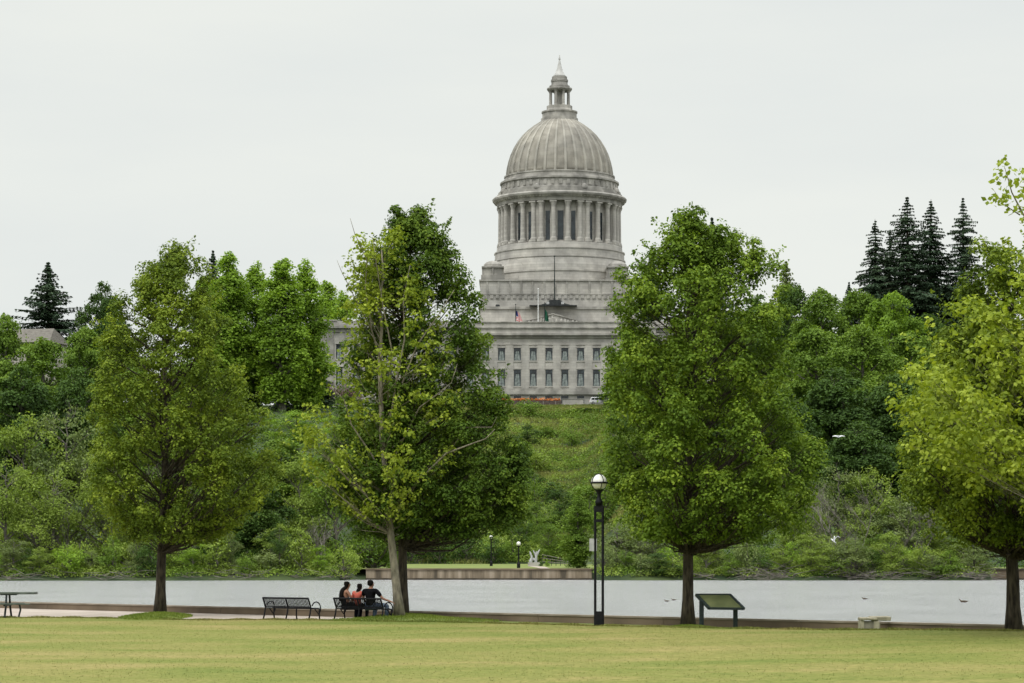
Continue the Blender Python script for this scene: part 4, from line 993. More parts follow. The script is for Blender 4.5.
for px, Y, yt, w, key, lm, lab in BANKL: ftree(key, lm, px, Y, yt, w, lab, 'bank_tree', 'tree')
# centre foot-of-slope shrubs
for i, (px, Y, yt, w, lm) in enumerate(((412, 405, 528, 40, 'leaf_dark'), (440, 404, 533, 36, 'leaf_dark'), (466, 406, 530, 36, 'leaf_dark'), (494, 404, 538, 34, 'leaf_dark'), (512, 407, 540, 28, 'leaf_mid'), (455, 415, 512, 44, 'leaf_mid'), (428, 420, 505, 50, 'leaf_mid'), (560, 410, 534, 36, 'leaf_mid'), (598, 408, 530, 40, 'leaf_mid'))):
    ftree('shrubB' if i % 2 else 'shrubA', lm, px, Y, yt, w, 'dark green shrub in the row at the foot of the open hillside', 'slope_shrub', 'shrub', 'shrubs at the foot of the hillside')
ftree('willowA', 'leaf_dark', 519, 410, 508, 26, 'narrow dark blue-green tree on the slope foot left of the white sculpture', 'slope_tree', 'tree')
ftree('tallB', 'leaf_mid', 578, 305, 498, 30, 'small slender tree on the far lawn just left of the globe lamp', 'young_tree', 'tree', zb=.6)
ftree('shrubB', 'leaf_dark', 553, 462, 482, 50, 'dark rounded bush halfway up the open hillside', 'slope_bush', 'bush')
ftree('shrubB', 'leaf_mid', 528, 480, 470, 36, 'small green bush left of the dark rounded bush on the hillside', 'slope_bush', 'bush')
ftree('shrubA', 'leaf_dark', 586, 530, 448, 12, 'tiny dark bush alone high on the open hillside', 'slope_bush', 'bush')
ftree('shrubA', 'leaf_mid', 600, 440, 478, 60, 'green bush on the hillside behind the lamp globe', 'slope_bush', 'bush')
# hedge along hill brow
for i in range(13):
    px = 497 + i * 10.5
    ftree('shrubA' if i % 2 else 'shrubB', 'leaf_mid', px, 582, 404.8 + (i * 7 % 3) * .5, 17, 'leafy green bush in the hedge line below the flower planter', 'hedge_bush', 'bush', 'hedge bushes on the hill brow')
for px, Y, yt, w, lab in ((512, 566, 408, 46, 'low dark bush under the orange flower planter'), (585, 566, 408, 60, 'broad low dark bush under the hilltop hedge'), (612, 560, 404, 40, 'low dark bush left edge of the lamp-side tree crown')):
    ftree('shrubB', 'leaf_dark', px, Y, yt, w, lab, 'slope_bush', 'bush')
# right of the capitol
ftree('roundB', 'leaf_dark', 632, 585, 372, 60, 'dark tree at the right corner of the capitol front, partly hidden')
ftree('firC', 'leaf_fir', 712, 610, 216, 36, 'dark conifer tip rising above the lamp-side tree crown', 'fir_tree', 'conifer')
ftree('firC', 'leaf_fir', 652, 700, 246, 34, 'dark conifer just right of the dome base', 'fir_tree', 'conifer')
ftree('firC', 'leaf_grey', 786, 575, 260, 34, 'thin sparse grey conifer right of the lamp-side tree', 'fir_tree', 'conifer')
ftree('firB', 'leaf_fir', 875, 572, 217, 40, 'leftmost dark fir of the tall skyline group', 'fir_tree', 'conifer')
ftree('firA', 'leaf_fir', 907, 568, 195, 60, 'broadest tall dark fir in the middle of the skyline group', 'fir_tree', 'conifer')
ftree('firB', 'leaf_fir', 931, 574, 197, 48, 'tall dark fir close beside the broadest skyline fir', 'fir_tree', 'conifer')
ftree('firA', 'leaf_fir', 963, 572, 196, 44, 'separate narrow dark fir nearest the right frame edge', 'fir_tree', 'conifer')
ftree('firB', 'leaf_fir', 890, 580, 228, 42, 'shorter dark fir filling between the skyline firs', 'fir_tree', 'conifer')
ftree('firC', 'leaf_fir', 849, 575, 281, 22, 'small dark fir tip left of the tall skyline group', 'fir_tree', 'conifer')
RIGHT = [(640, 520, 330, 70, 'roundA', 'leaf_mid', 'hill tree behind the left part of the lamp-side tree'),
         (700, 520, 320, 90, 'roundC', 'leaf_mid', 'hill tree hidden behind the middle of the lamp-side tree'),
         (755, 520, 300, 84, 'roundB', 'leaf_dark', 'dark hill tree behind the right part of the lamp-side tree'),
         (795, 545, 288, 60, 'roundC', 'leaf_dark', 'dark green skyline tree under the thin grey conifer'),
         (822, 520, 292, 76, 'roundA', 'leaf_mid', 'first rounded green skyline tree right of the lamp-side tree'),
         (856, 530, 294, 74, 'roundC', 'leaf_mid', 'rounded green skyline tree below the small fir tip'),
         (892, 515, 296, 80, 'roundA', 'leaf_bright', 'lighter green domed tree under the tall dark firs'),
         (930, 520, 318, 70, 'roundB', 'leaf_dark', 'dark tree under the separate narrow fir'),
         (985, 520, 318, 90, 'roundC', 'leaf_dark', 'dark hill tree behind the yellow-green leaves at the right'),
         (815, 480, 330, 78, 'roundC', 'leaf_mid', 'second row green tree beside the lamp-side tree crown'),
         (862, 470, 328, 90, 'roundA', 'leaf_mid', 'large domed green tree in the middle of the right hill'),
         (912, 480, 335, 80, 'roundC', 'leaf_mid', 'green tree left of the yellow-green leaves on the right hill'),
         (838, 420, 372, 96, 'roundB', 'leaf_dark', 'large dark green tree in the hollow behind the upper gull'),
         (895, 415, 378, 90, 'roundB', 'leaf_dark', 'large dark tree between the upper gull and the right leaves'),
         (950, 430, 372, 90, 'roundB', 'leaf_dark', 'dark tree behind the lower right crown'),
         (1010, 420, 380, 90, 'roundB', 'leaf_dark', 'dark tree at the right frame edge behind the trunk'),
         (785, 400, 395, 76, 'roundB', 'leaf_dark', 'dark tree just right of the lamp-side tree crown'),
         (860, 385, 425, 84, 'roundB', 'leaf_dark', 'low dark tree behind the bank willows and gulls'),
         (720, 400, 420, 90, 'roundB', 'leaf_dark', 'dark slope tree behind the lamp-side trunk top'),
         (640, 420, 440, 90, 'roundC', 'leaf_mid', 'slope tree right of the lamp globe'),
         (930, 380, 430, 84, 'roundB', 'leaf_dark', 'low dark tree behind the rightmost willows'),
         (1000, 370, 450, 84, 'roundB', 'leaf_dark', 'low dark tree behind the rightmost trunk')]
for px, Y, yt, w, key, lm, lab in RIGHT: ftree(key, lm, px, Y, yt, w, lab)
for i, px in enumerate((-150, -95, -50, 1065, 1110, 1160, 1215, -120, -60, 1080, 1140, 1200)):
    far = i < 7
    ftree(['roundA', 'roundB', 'roundC'][i % 3], ['leaf_mid', 'leaf_dark'][i % 2], px, 500 if far else 400, (330 if far else 400) + 7 * (i % 3), 96, 'green tree of the wooded hill continuing past the frame edge', group='woods past the frame edges')
BANKR = [(618, 300, 522, 56, 'willowB', 'leaf_grey', 'grey-brown twiggy bank bush just right of the lamp post'),
         (652, 299, 530, 60, 'willowA', 'leaf_grey', 'grey bank bush left of the middle trunk'),
         (640, 310, 500, 70, 'willowB', 'leaf_willow', 'pale bank tree behind the grey bush by the lamp'),
         (715, 305, 505, 70, 'willowB', 'leaf_willow', 'pale bank tree right of the middle trunk'),
         (748, 301, 520, 60, 'willowA', 'leaf_mid', 'low green bank tree above the sign panel'),
         (785, 309, 478, 66, 'willowB', 'leaf_willow', 'pale slender bank tree right of the lamp-side crown'),
         (806, 304, 492, 52, 'willowA', 'leaf_willow', 'pale narrow bank tree left of the lower gull'),
         (838, 306, 468, 64, 'willowB', 'leaf_grey', 'grey-green bank tree with bare twigs behind the lower gull'),
         (868, 304, 470, 66, 'willowA', 'leaf_willow', 'tall pale bank tree right of the gulls'),
         (900, 301, 494, 66, 'willowB', 'leaf_grey', 'grey-green bank tree above the stone block'),
         (935, 300, 500, 64, 'willowA', 'leaf_willow', 'pale bank tree right of the stone block'),
         (962, 298, 528, 56, 'willowB', 'leaf_willow', 'low pale bank bush at the end of the rightmost thicket'),
         (690, 303, 535, 56, 'willowA', 'leaf_grey', 'low grey bank bush behind the middle trunk'),
         (815, 296, 532, 52, 'willowB', 'leaf_willow', 'low leafy bush at the waterline left of the lower gull'),
         (880, 296, 535, 56, 'willowA', 'leaf_mid', 'low bright leafy bush at the waterline above the stone block')]
for px, Y, yt, w, key, lm, lab in BANKR: ftree(key, lm, px, Y, yt, w, lab, 'bank_tree', 'tree')
# bare grey trees
def bare_tree(px, Y, ytop, label, seed, spread=1.0):
    g = np.random.default_rng(seed); X = wx(px, Y); zb = TZ(X, Y); H = wz(ytop, Y) - zb; mb = MB()
    def br(p, d, Ln, r, dep):
        q = [p]; dd = d.copy()
        for i in range(4):
            dd = (dd + Vector((g.normal(), g.normal(), g.normal() * .6 + .15)) * .18).normalized(); q.append(q[-1] + dd * Ln / 4)
        mb.tube(q, [r, r * .85, r * .7, r * .5, r * .35], 5, cap=False)
        if dep > 0:
            for k in range(5 if dep > 1 else 6):
                i = int(g.integers(1, 5)); a = g.uniform(0, 6.28)
                nd = (dd + Vector((math.cos(a), math.sin(a), .3)) * .75 * spread).normalized(); br(q[i], nd, Ln * .52, r * .45, dep - 1)
    for k in range(4):
        a = g.uniform(0, 6.28); br(Vector((g.normal() * .4, g.normal() * .4, -.2)), Vector((math.cos(a) * .25, math.sin(a) * .25, 1)).normalized(), H * .62, .11, 3)
    o = mb.build('bare_tree', M['twig'], smooth=True, fix=False); o.location = (X, Y, zb); tag(o, label, 'tree'); return o
bare_tree(846, 297, 478, 'bare grey leafless tree beside the lower gull', 1)
bare_tree(60, 300, 478, 'bare grey forked tree on the left bank', 2, .7)
bare_tree(118, 302, 455, 'bare brownish tree half hidden behind the big left tree', 3)
bare_tree(905, 298, 505, 'bare grey bush-like tree above the stone block', 5)
bare_tree(632, 298, 535, 'bare grey twiggy tree right of the lamp post', 4, 1.2)
bare_tree(318, 299, 510, 'bare dark-stemmed tree on the bank above the seated woman', 6)

# stuff: brush on open hillside, undergrowth along the banks, driftwood
def scatter_brush(name, label, mat, g, X, Y, zfun, n_leaf, rad, hgt, size, cat='undergrowth', up=.6):
    n = len(X); idx = np.repeat(np.arange(n), n_leaf); m = len(idx)
    d = unit(g.normal(size=(m, 3))); d[:, 2] = np.abs(d[:, 2]); r = g.uniform(.5, 1, m)
    sc = g.uniform(.6, 1.3, n)[idx]
    Z = zfun(X, Y)[idx]
    cen = np.stack([X[idx] + d[:, 0] * rad * sc * r, Y[idx] + d[:, 1] * rad * sc * r, Z + d[:, 2] * hgt * sc * r], 1)
    q = leaf_quads(cen, d * .6 + np.array([0, 0, up]) + g.normal(size=(m, 3)) * .4, size * g.uniform(.6, 1.3, m), .7, None, g)
    print(name, m); return tag(link(name, quads_mesh(name, q), mat), label, cat, kind='stuff')
g = np.random.default_rng(41)
n = 5200; Y = g.uniform(404, 590, n); px = g.uniform(395, 665, n); X = wx(px, Y)
lightc = np.sin(X * .17 + 1.0) + np.sin(Y * .21 + X * .05) > .35
band = np.sin(Y * .33 + X * .06 + 1.3 * np.sin(X * .12)) + .7 * np.sin(X * .21 + Y * .11)
patch = np.sin(X * .09 + 2) * np.sin(Y * .045) 
rows = np.sin(Y * .70 + X * .07 + 1.2 * np.sin(X * .16)) + .5 * np.sin(X * .33 + Y * .2)
green = np.where(Y > 465, rows > .05, band + patch > -.25) & (Y < 560)
scatter_brush('bramble_undergrowth', 'mid green bramble clumps in uneven rows over the open hillside', M['leaf_mid'], g, X[green & ~lightc], Y[green & ~lightc], terrain, 48, 1.6, 2.7, .34)
scatter_brush('pale_undergrowth', 'pale yellow-green brush clumps on the open hillside', M['leaf_willow'], g, X[green & lightc], Y[green & lightc], terrain, 44, 1.4, 1.7, .30)
for i in range(34):
    Yq = g.uniform(406, 500) if i < 24 else g.uniform(500, 572); pq = g.uniform(415, 650); kq = ['shrubA', 'shrubB', 'shrubA', 'willowA'][i % 4]
    zt = TZ(wx(pq, Yq), Yq) + g.uniform(3, 7) * (1 if Yq < 500 else .6)
    ftree(kq, ['leaf_mid', 'leaf_dark', 'leaf_willow', 'leaf_mid'][(i // 2) % 4], pq, Yq, HY - (zt - EYE) * F / Yq, g.uniform(22, 42) * (1 if Yq < 500 else .7), 'rounded green bush among the brambles of the open hillside', 'hillside_bush', 'bush', 'bushes on the open hillside')
Xd, Yd = X[~green], Y[~green]
P = np.stack([np.repeat(Xd, 55) + g.normal(size=len(Xd) * 55) * 1.1, np.repeat(Yd, 55) + g.normal(size=len(Xd) * 55) * 1.1], 1)
P = np.stack([P[:, 0], P[:, 1], terrain(P[:, 0], P[:, 1])], 1)
tag(link('hillside_grass', quads_mesh('hillside_grass', blades(P, .55, g, .45, .08)), M['dry_grass']), 'long yellowish grass between brambles on the open hillside', 'grass', kind='stuff')
# undergrowth elsewhere on the hill
n = 3800; Y = g.uniform(300, 560, n); px = g.uniform(-60, 1090, n); k = (np.abs(px - 500) > 110); X = wx(px, Y)[k]; Y = Y[k]
scatter_brush('hill_undergrowth', 'dark undergrowth filling between the trees on the wooded hill', M['leaf_dark'], g, X, Y, terrain, 26, 2.0, 2.2, .45)
# bank weeds
pxs = np.concatenate([g.uniform(-40, 352, 1100), g.uniform(594, 985, 1000), g.uniform(352, 594, 0)]); X = wx(pxs, 290)
Y = shoreY(X) + 1.2 + np.abs(g.normal(size=len(X))) * 3
kk = (np.sin(pxs * .05) + np.sin(pxs * .13 + 2)) > .1
scatter_brush('bank_weeds', 'fresh bright green weeds along the far waterline', M['leaf_mid'], g, X[kk], Y[kk], terrain, 22, .8, .7, .2)
scatter_brush('bank_brush', 'dull green brush overhanging the far waterline', M['leaf_willow'], g, X[~kk], Y[~kk], terrain, 22, .9, .8, .2)
for i in range(44):
    pq = (-20 + 372 * (i + random.random() * .8) / 20) if i < 20 else (600 + 380 * (i - 20 + random.random() * .8) / 24)
    Xq = wx(pq, 291); Yq = float(shoreY(np.array([Xq]))[0]) + random.uniform(1.6, 4.5); hh = random.uniform(1.8, 4.6)
    zt = TZ(Xq, Yq) + hh
    ftree(['shrubA', 'willowB', 'shrubB', 'willowA', 'shrubA'][i % 5], ['leaf_mid', 'leaf_grey', 'leaf_dark', 'leaf_willow', 'leaf_bright', 'leaf_willow', 'leaf_grey'][i % 7], pq, Yq, HY - (zt - EYE) * F / Yq, random.uniform(20, 46), 'low leafy bush overhanging the far waterline', 'bank_bush', 'bush', 'bushes along the far waterline')
def brush_pile(pxr, label, seed, n, cx_=.5):
    g = np.random.default_rng(seed); mb = MB()
    for i in range(n):
        px_ = g.uniform(*pxr)
        if math.sin(px_ * .06) + math.sin(px_ * .17 + 1) < -.2 + .5 * g.normal(): continue
        X = wx(px_, 289); y0 = float(shoreY(np.array([X]))[0]) + g.uniform(.0, 2.6); z = TZ(X, y0) + abs(g.normal()) * .35 + .05
        a = g.normal() * .35 + (math.pi if g.uniform() < .5 else 0); Ln = g.uniform(.8, 3.0); p = Vector((X, y0, z)); d = Vector((math.cos(a), math.sin(a) * .6, g.normal() * .22))
        mb.tube([p, p + d * Ln * .5 + Vector((0, 0, g.normal() * .08)), p + d * Ln], [g.uniform(.02, .06), .025, .012], 4, cap=False)
    tag(mb.build('driftwood', M['twig'], fix=False), label, 'driftwood', kind='stuff')
brush_pile((690, 985), 'tangle of grey dead branches along the far right bank', 51, 800)
brush_pile((-20, 345), 'thin line of brown driftwood along the far left waterline', 52, 320)

# ------------------------------------------------------------------ far bank furniture
def far_lamp(px, Y, ytop, label):
    X = wx(px, Y); t = empty('far_lamp', (X, Y, .6), 0, label, 'street lamp'); h = wz(ytop, Y) - .6
    MB().tube([(0, 0, 0), (0, 0, h - .4)], [.09, .07], 8).build('pole', M['black_metal'], t)
    MB().lathe([(.2, 0), (.2, .5), (.1, .7)], 10).build('base', M['black_metal'], t)
    MB().lathe([(.05, h - .5), (.2, h - .4), (.22, h - .35)], 12).build('collar', M['black_metal'], t)
    MB().lathe([(.05, h - .35), (.22, h - .25), (.26, h - .1), (.2, h + .1), (.05, h + .17)], 14).build('globe', M['lamp_globe'], t, smooth=True)
far_lamp(491.2, 345, 536.5, 'taller dark lamp post with white globe on the far lawn'); far_lamp(518.6, 305, 543, 'thin lamp post with white globe on the far lawn close to the path')
t = empty('white_sculpture', (wx(534, 345), 345, .6), 0, 'white jagged sculpture of crossed angular pieces on the far lawn', 'sculpture')
sc = 345 / F * .85
for i, (x0, y0, x1, y1, r) in enumerate(((-4, 0, -2, 8, .22), (2, 0, 3, 13, .2), (-4, 3, 4, 3, .25), (3, 6, -1, 14, .16), (3, 8, 7, 15, .16), (-3, 7, -5, 13, .16), (-5, 1, 0, 5, .25))):
    MB().tube([(x0 * sc, (i - 3) * .12, y0 * sc + .5), ((x0 + x1) / 2 * sc, (i - 3) * .12, (y0 + y1) / 2 * sc + .55), (x1 * sc, (i - 3) * .12, y1 * sc + .5)], [r, r * .8, r * .35], 5).build('sculpture_arm', M['white_panel'], t)
MB().box(-.8, .8, -.6, .6, 0, .5).build('plinth', M['stone_trim'], t)
t = empty('far_railing', (wx(556, 350), 350, .6), R(8), 'pale metal railing beside the far path right of the white sculpture', 'railing')
for i in range(7): MB().tube([(-1.8 + i * .6, 0, 0), (-1.8 + i * .6, 0, 1.5 - i * .12)], .04, 6).build('post', M['frame_dark'], t)
for k in (0, .5, 1.0): MB().tube([(-1.9, 0, 1.5 - k * .9), (2.0, 0, .75 - k * .5)], .045, 6).build('rail', M['stone_shadow'], t)
ftree('shrubB', 'leaf_dark', 541.5, 342, 560, 6, 'small round dark bush beside the far path', 'slope_bush', 'bush', zb=.6)
ftree('shrubB', 'leaf_bright', 547, 336, 559, 6, 'small round light green bush beside the far path', 'slope_bush', 'bush', zb=.6)

# ------------------------------------------------------------------ near furniture
def arc(cx, cz, r, a0, a1, n, x): return [(x, cx + r * math.cos(R(a0 + (a1 - a0) * i / n)), cz + r * math.sin(R(a0 + (a1 - a0) * i / n))) for i in range(n + 1)]
def make_bench(loc, rz, label, Lb=2.36):
    """local: x along, +y the sitter's facing, seat 0.45"""
    t = empty('park_bench', loc, rz, label, 'bench', 'black metal benches'); h = Lb / 2
    # seat and back of narrow straps
    seat = MB(); back = MB(); n = int(Lb / .068)
    for i in range(n):
        x = -h + .04 + i * (Lb - .08) / (n - 1)
        seat.tube([(x, .02, .43), (x, .2, .425), (x, .42, .45), (x, .48, .43)], .013, 4)
        back.tube([(x, .0, .50), (x, -.06, .62), (x, -.13, .80)], .017, 4)
    seat.tube([(-h, .48, .43), (h, .48, .43)], .022, 6); seat.tube([(-h, .02, .43), (h, .02, .43)], .022, 6)
    back.tube([(-h, -.135, .82), (h, -.135, .82)], .036, 6); back.tube([(-h, 0, .49), (h, 0, .49)], .024, 6)
    seat.build('seat', M['black_metal'], t); back.build('backrest', M['black_metal'], t)
    for x in (-h, 0, h):
        lg = MB(); lg.tube([(x, -.155, .84), (x, -.06, .62), (x, 0, .46), (x, -.04, .25), (x, -.12, .0)], .03, 6)
        lg.tube([(x, .48, .42), (x, .47, .2), (x, .5, .0)], .028, 6); lg.tube([(x, -.0, .43), (x, .48, .42)], .026, 6); lg.tube([(x, -.18, .012), (x, .56, .012)], .014, 5)
        lg.build('leg', M['black_metal'], t, smooth=True)
    for x in (-h, h):
        am = MB(); am.tube(arc(.30, .43, .25, 155, -60, 14, x), .024, 6); am.tube([(x, .42, .22), (x, .30, .34), (x, .2, .43)], .02, 6); am.build('armrest', M['black_metal'], t, smooth=True)
    return t
RB = R(-38)
b1 = make_bench((wx(288, 99.4), 99.4, -.02), RB, 'empty black slatted metal bench with looped arms on the path')
b2 = make_bench((wx(359.5, 98.4), 98.4, -.02), RB, 'black metal bench under the three seated people')

def skin_obj(name, verts, edges, radii, mat, parent, sub=2):
    me = bpy.data.meshes.new(name); me.from_pydata([tuple(v) for v in verts], edges, []); me.materials.append(mat)
    o = bpy.data.objects.new(name, me); C.objects.link(o); o.parent = parent
    m = o.modifiers.new('skin', 'SKIN'); m.use_smooth_shade = True
    for i, sv in enumerate(me.skin_vertices[0].data):
        r = radii[i]; sv.radius = r if isinstance(r, tuple) else (r, r); sv.use_root = (i == 0)
    s = o.modifiers.new('sub', 'SUBSURF'); s.levels = sub; s.render_levels = sub
    return o
def person(loc, rz, label, sc=1.0, hands=None, lean=0, head=(0, 0), top='cloth_black', legs='cloth_dark', sleeves=True, long_hair=False, twist=0, knees=.13, shoulder=.19):
    """seated figure: local origin at the seat, y is the facing direction; the trunk meets the seat at z=0"""
    t = empty('person', loc, rz, label, 'person'); t.scale = (sc, sc, sc)
    V = []; E = []; Rr = []
    def add(p, r, par=None):
        V.append(Vector(p)); Rr.append(r)
        if par is not None: E.append((par, len(V) - 1))
        return len(V) - 1
    lx = lean
    pel = add((0, .02, .10), (.15, .11)); wa = add((lx * .3, -.02, .24), (.125, .095), pel); ch = add((lx * .7, -.05, .40), (.155, .105), wa); uc = add((lx, -.04, .52), (.13, .09), ch)
    nk = add((lx + head[0] * .3, -.01 + head[1] * .3, .62), .050, uc); jw = add((lx + head[0] * .7, .015 + head[1] * .7, .69), (.062, .072), nk); hd = add((lx + head[0], .0 + head[1], .775), (.074, .092), jw); tp = add((lx + head[0], -.01 + head[1], .85), (.05, .06), hd)
    nose = add((lx + head[0] + .01, .10 + head[1], .745), .013, hd)
    for sd in (-1, 1): add((lx + head[0] + sd * .083, -.005 + head[1], .755), .016, hd)
    hipi = {}; arm = {}
    for si, sd in enumerate((-1, 1)):
        hp = add((sd * .09, .06, .07), (.085, .08), pel); kn = add((sd * knees, .47, .09), .062, hp); md = add((sd * knees, .45, -.12), .052, kn); an = add((sd * knees, .42, -.36), .038, md); ft = add((sd * knees * 1.1, .48, -.405), (.04, .03), an); to = add((sd * knees * 1.15, .58, -.42), (.035, .02), ft)
        hipi[sd] = [(sd * .09, .06, .07), (sd * knees, .47, .09), (sd * knees, .45, -.12), (sd * knees, .42, -.34)]
        sh = add((lx + sd * shoulder, -.04, .53), .056, uc)
        el, wr = (hands[si] if hands else ((lx + sd * .27, .02, .28), (lx + sd * .14, .25, .20)))
        e = add(el, .040, sh); w = add(wr, .027, e)
        dv = (Vector(wr) - Vector(el)).normalized(); pm = add(Vector(wr) + dv * .06, (.036, .018), w); arm[sd] = [(lx + sd * shoulder, -.04, .53), el, wr]
        side = dv.cross(Vector((0, 0, 1))).normalized(); base = Vector(wr) + dv * .085
        for k, ln in enumerate((.060, .072, .067, .050)):
            b = base + side * (k - 1.5) * .020; f1 = add(b, .0095, pm); f2 = add(b + dv * ln * .55 + Vector((0, 0, -.008)), .0088, f1); add(b + dv * ln * .9 + Vector((0, 0, -.03)), .0075, f2)
        tb = Vector(wr) + dv * .03 - side * .035 * sd; f1 = add(tb, .011, pm); add(tb + dv * .04 - side * .02 * sd, .009, f1)
    skin_obj('body', V, E, Rr, M['skin'], t)
    # eyes and mouth small on the face
    fx, fy = lx + head[0], head[1]
    for sd in (-1, 1): MB().lathe([(.002, -.008), (.009, -.004), (.009, .004), (.002, .008)], 8, fx + sd * .03, fy + .088).build('eye', M['hair'], t).location = (0, 0, .775)
    # shirt
    wd_ = shoulder / .21
    V = [Vector((0, .0, .07)), Vector((lx * .3, -.02, .24)), Vector((lx * .7, -.05, .40)), Vector((lx, -.04, .53)), Vector((lx, -.03, .585))]; E = [(0, 1), (1, 2), (2, 3), (3, 4)]; Rr = [(.175 * wd_, .13), (.155 * wd_, .115), (.178 * wd_, .125), (.15 * wd_, .108), (.075, .068)]
    if sleeves:
        for sd in (-1, 1):
            a = [Vector(p) for p in arm[sd]]; b = len(V); V += [a[0] + Vector((0, 0, .01)), a[0].lerp(a[1], .75)]; E += [(3, b), (b, b + 1)]; Rr += [.078, .062]
    skin_obj('shirt', V, E, Rr, M[top], t)
    V = [Vector((0, .03, .08))]; E = []; Rr = [(.165, .125)]
    for sd in (-1, 1):
        pr = 0
        for p, r in zip(hipi[sd], (.105, .082, .070, .058)): V.append(Vector(p)); Rr.append(r); E.append((pr, len(V) - 1)); pr = len(V) - 1
    skin_obj('trousers', V, E, Rr, M[legs], t)
    for sd in (-1, 1): skin_obj('shoe', [Vector((sd * knees, .40, -.40)), Vector((sd * knees * 1.08, .50, -.41)), Vector((sd * knees * 1.15, .61, -.42))], [(0, 1), (1, 2)], [(.05, .045), (.05, .035), (.042, .026)], M['shoe'], t)
    # hair
    hv = [Vector((fx, fy - .03, .875)), Vector((fx, fy - .03, .80)), Vector((fx, fy - .05, .73)), Vector((fx, fy - .055, .68))]; hr = [(.075, .09), (.105, .11), (.095, .08), (.07, .05)]
    if long_hair == 'short': hv += [Vector((lx, -.09, .62)), Vector((lx, -.10, .54))]; hr += [(.075, .05), (.05, .03)]
    elif long_hair: hv += [Vector((lx - .03, -.12, .60)), Vector((lx - .05, -.16, .46)), Vector((lx - .06, -.17, .30)), Vector((lx - .06, -.17, .2))]; hr += [(.12, .075), (.135, .07), (.11, .05), (.05, .03)]
    skin_obj('hair', hv, [(i, i + 1) for i in range(len(hv) - 1)], hr, M['hair'], t)
    return t
def on_bench(b, x, y=.14):
    mt = Matrix.Translation(b.location) @ Matrix.Rotation(b.rotation_euler.z, 4, 'Z'); p = mt @ Vector((x, y, .45)); return tuple(p)
person(on_bench(b2, -.80), RB - .35, 'woman with long black hair and bare shoulders in a dark top on the bench', 1.17, hands=[((-.26, .04, .30), (-.16, .26, .22)), ((.27, .06, .30), (.24, .30, .26))], lean=.02, head=(.03, .03), top='cloth_dark', sleeves=False, long_hair=True, shoulder=.17)
person(on_bench(b2, -.2), RB + .25, 'person in a coral red top with dark hair sitting in the middle of the bench', 1.08, hands=[((-.24, .04, .28), (-.28, .26, .25)), ((.24, .02, .30), (.14, .26, .22))], lean=.03, head=(.04, .02), top='cloth_red', sleeves=True, long_hair='short', shoulder=.17)
person(on_bench(b2, .46), RB, 'man in a black shirt and light blue jeans resting his arm on the bench armrest', 1.24, hands=[((-.33, .00, .32), (-.40, .18, .22)), ((.42, .06, .30), (.60, .20, .215))], lean=0, head=(0, 0), top='cloth_black', legs='cloth_jeans', knees=.24, shoulder=.25)

# street lamp
YL = 87.2; ZL = .08
t = empty('globe_lamp', (wx(599, YL), YL, ZL), 0, 'tall black twin-pole park lamp with a round glass globe on top', 'street lamp')
sp = YL / F
HG = (626 - 482) * sp
for x in (-3.8, 3.8): MB().tube([(x * sp, 0, 0), (x * sp, 0, HG - 24 * sp)], 1.35 * sp, 12).build('pole', M['black_metal'], t, smooth=False)
MB().box(-3.4 * sp, 3.4 * sp, -.05, .05, 0, .5).build('base', M['black_metal'], t, bevel=.01)
for z0, z1 in ((HG - 30 * sp, HG - 20 * sp), (HG - 40 * sp, HG - 37 * sp), (1.5, 1.56)): 
    if z0 > 2: MB().box(-3.6 * sp, 3.6 * sp, -.05, .05, z0, z1).build('bracket', M['black_metal'], t)
MB().lathe([(.10, HG - 23 * sp), (.13, HG - 19 * sp), (.07, HG - 17 * sp), (.06, HG - 12 * sp), (.09, HG - 10 * sp), (.14, HG - 8.4 * sp), (.17, HG - 7.4 * sp), (.17, HG - 7.2 * sp)], 20).build('neck', M['black_metal'], t, smooth=True)
gl = MB(); pr = [(.265 * math.cos(a), HG + .265 * math.sin(a)) for a in np.linspace(-.95, 1.5, 16)]; gl.lathe(pr, 28); G = gl.build('globe', M['lamp_glass'] if 'lamp_glass' in M else M['lamp_globe'], t, smooth=True)
cg = MB(); cg.tube([(.272 * math.cos(a), .272 * math.sin(a), HG - .02) for a in np.linspace(0, 2 * math.pi, 33)], .036, 6, cap=False)
for a0 in (0.3, 1.87): cg.tube([(.275 * math.cos(a) * math.cos(a0), .275 * math.cos(a) * math.sin(a0), HG + .275 * math.sin(a)) for a in np.linspace(-.9, -.0, 10)], .014, 5, cap=False); cg.tube([(-.275 * math.cos(a) * math.cos(a0), -.275 * math.cos(a) * math.sin(a0), HG + .275 * math.sin(a)) for a in np.linspace(-.9, -.0, 10)], .014, 5, cap=False)
for a0 in (0.55, 2.1): cg.tube([(.272 * math.cos(a) * math.cos(a0), .272 * math.cos(a) * math.sin(a0), HG + .272 * math.sin(a)) for a in np.linspace(0, math.pi, 20)], .016, 5, cap=False)  # upper arcs are no cage ribs: added to imitate dark mottled reflections
cg.build('cage_and_reflections', M['black_metal'], t)
MB().lathe([(.05, HG - .22), (.06, HG - .1), (.13, HG - .05), (.11, HG + .06), (.03, HG + .1)], 14).build('lamp_reflector', noisy('reflector', (.22, .21, .14), (.3, .28, .2), 4, .5), t)
MB().box(-9.6 * sp, -2 * sp, -.02, .02, (626 - 551) * sp, (626 - 538.5) * sp).build('notice_plate', M['white_panel'], t, bevel=.004)

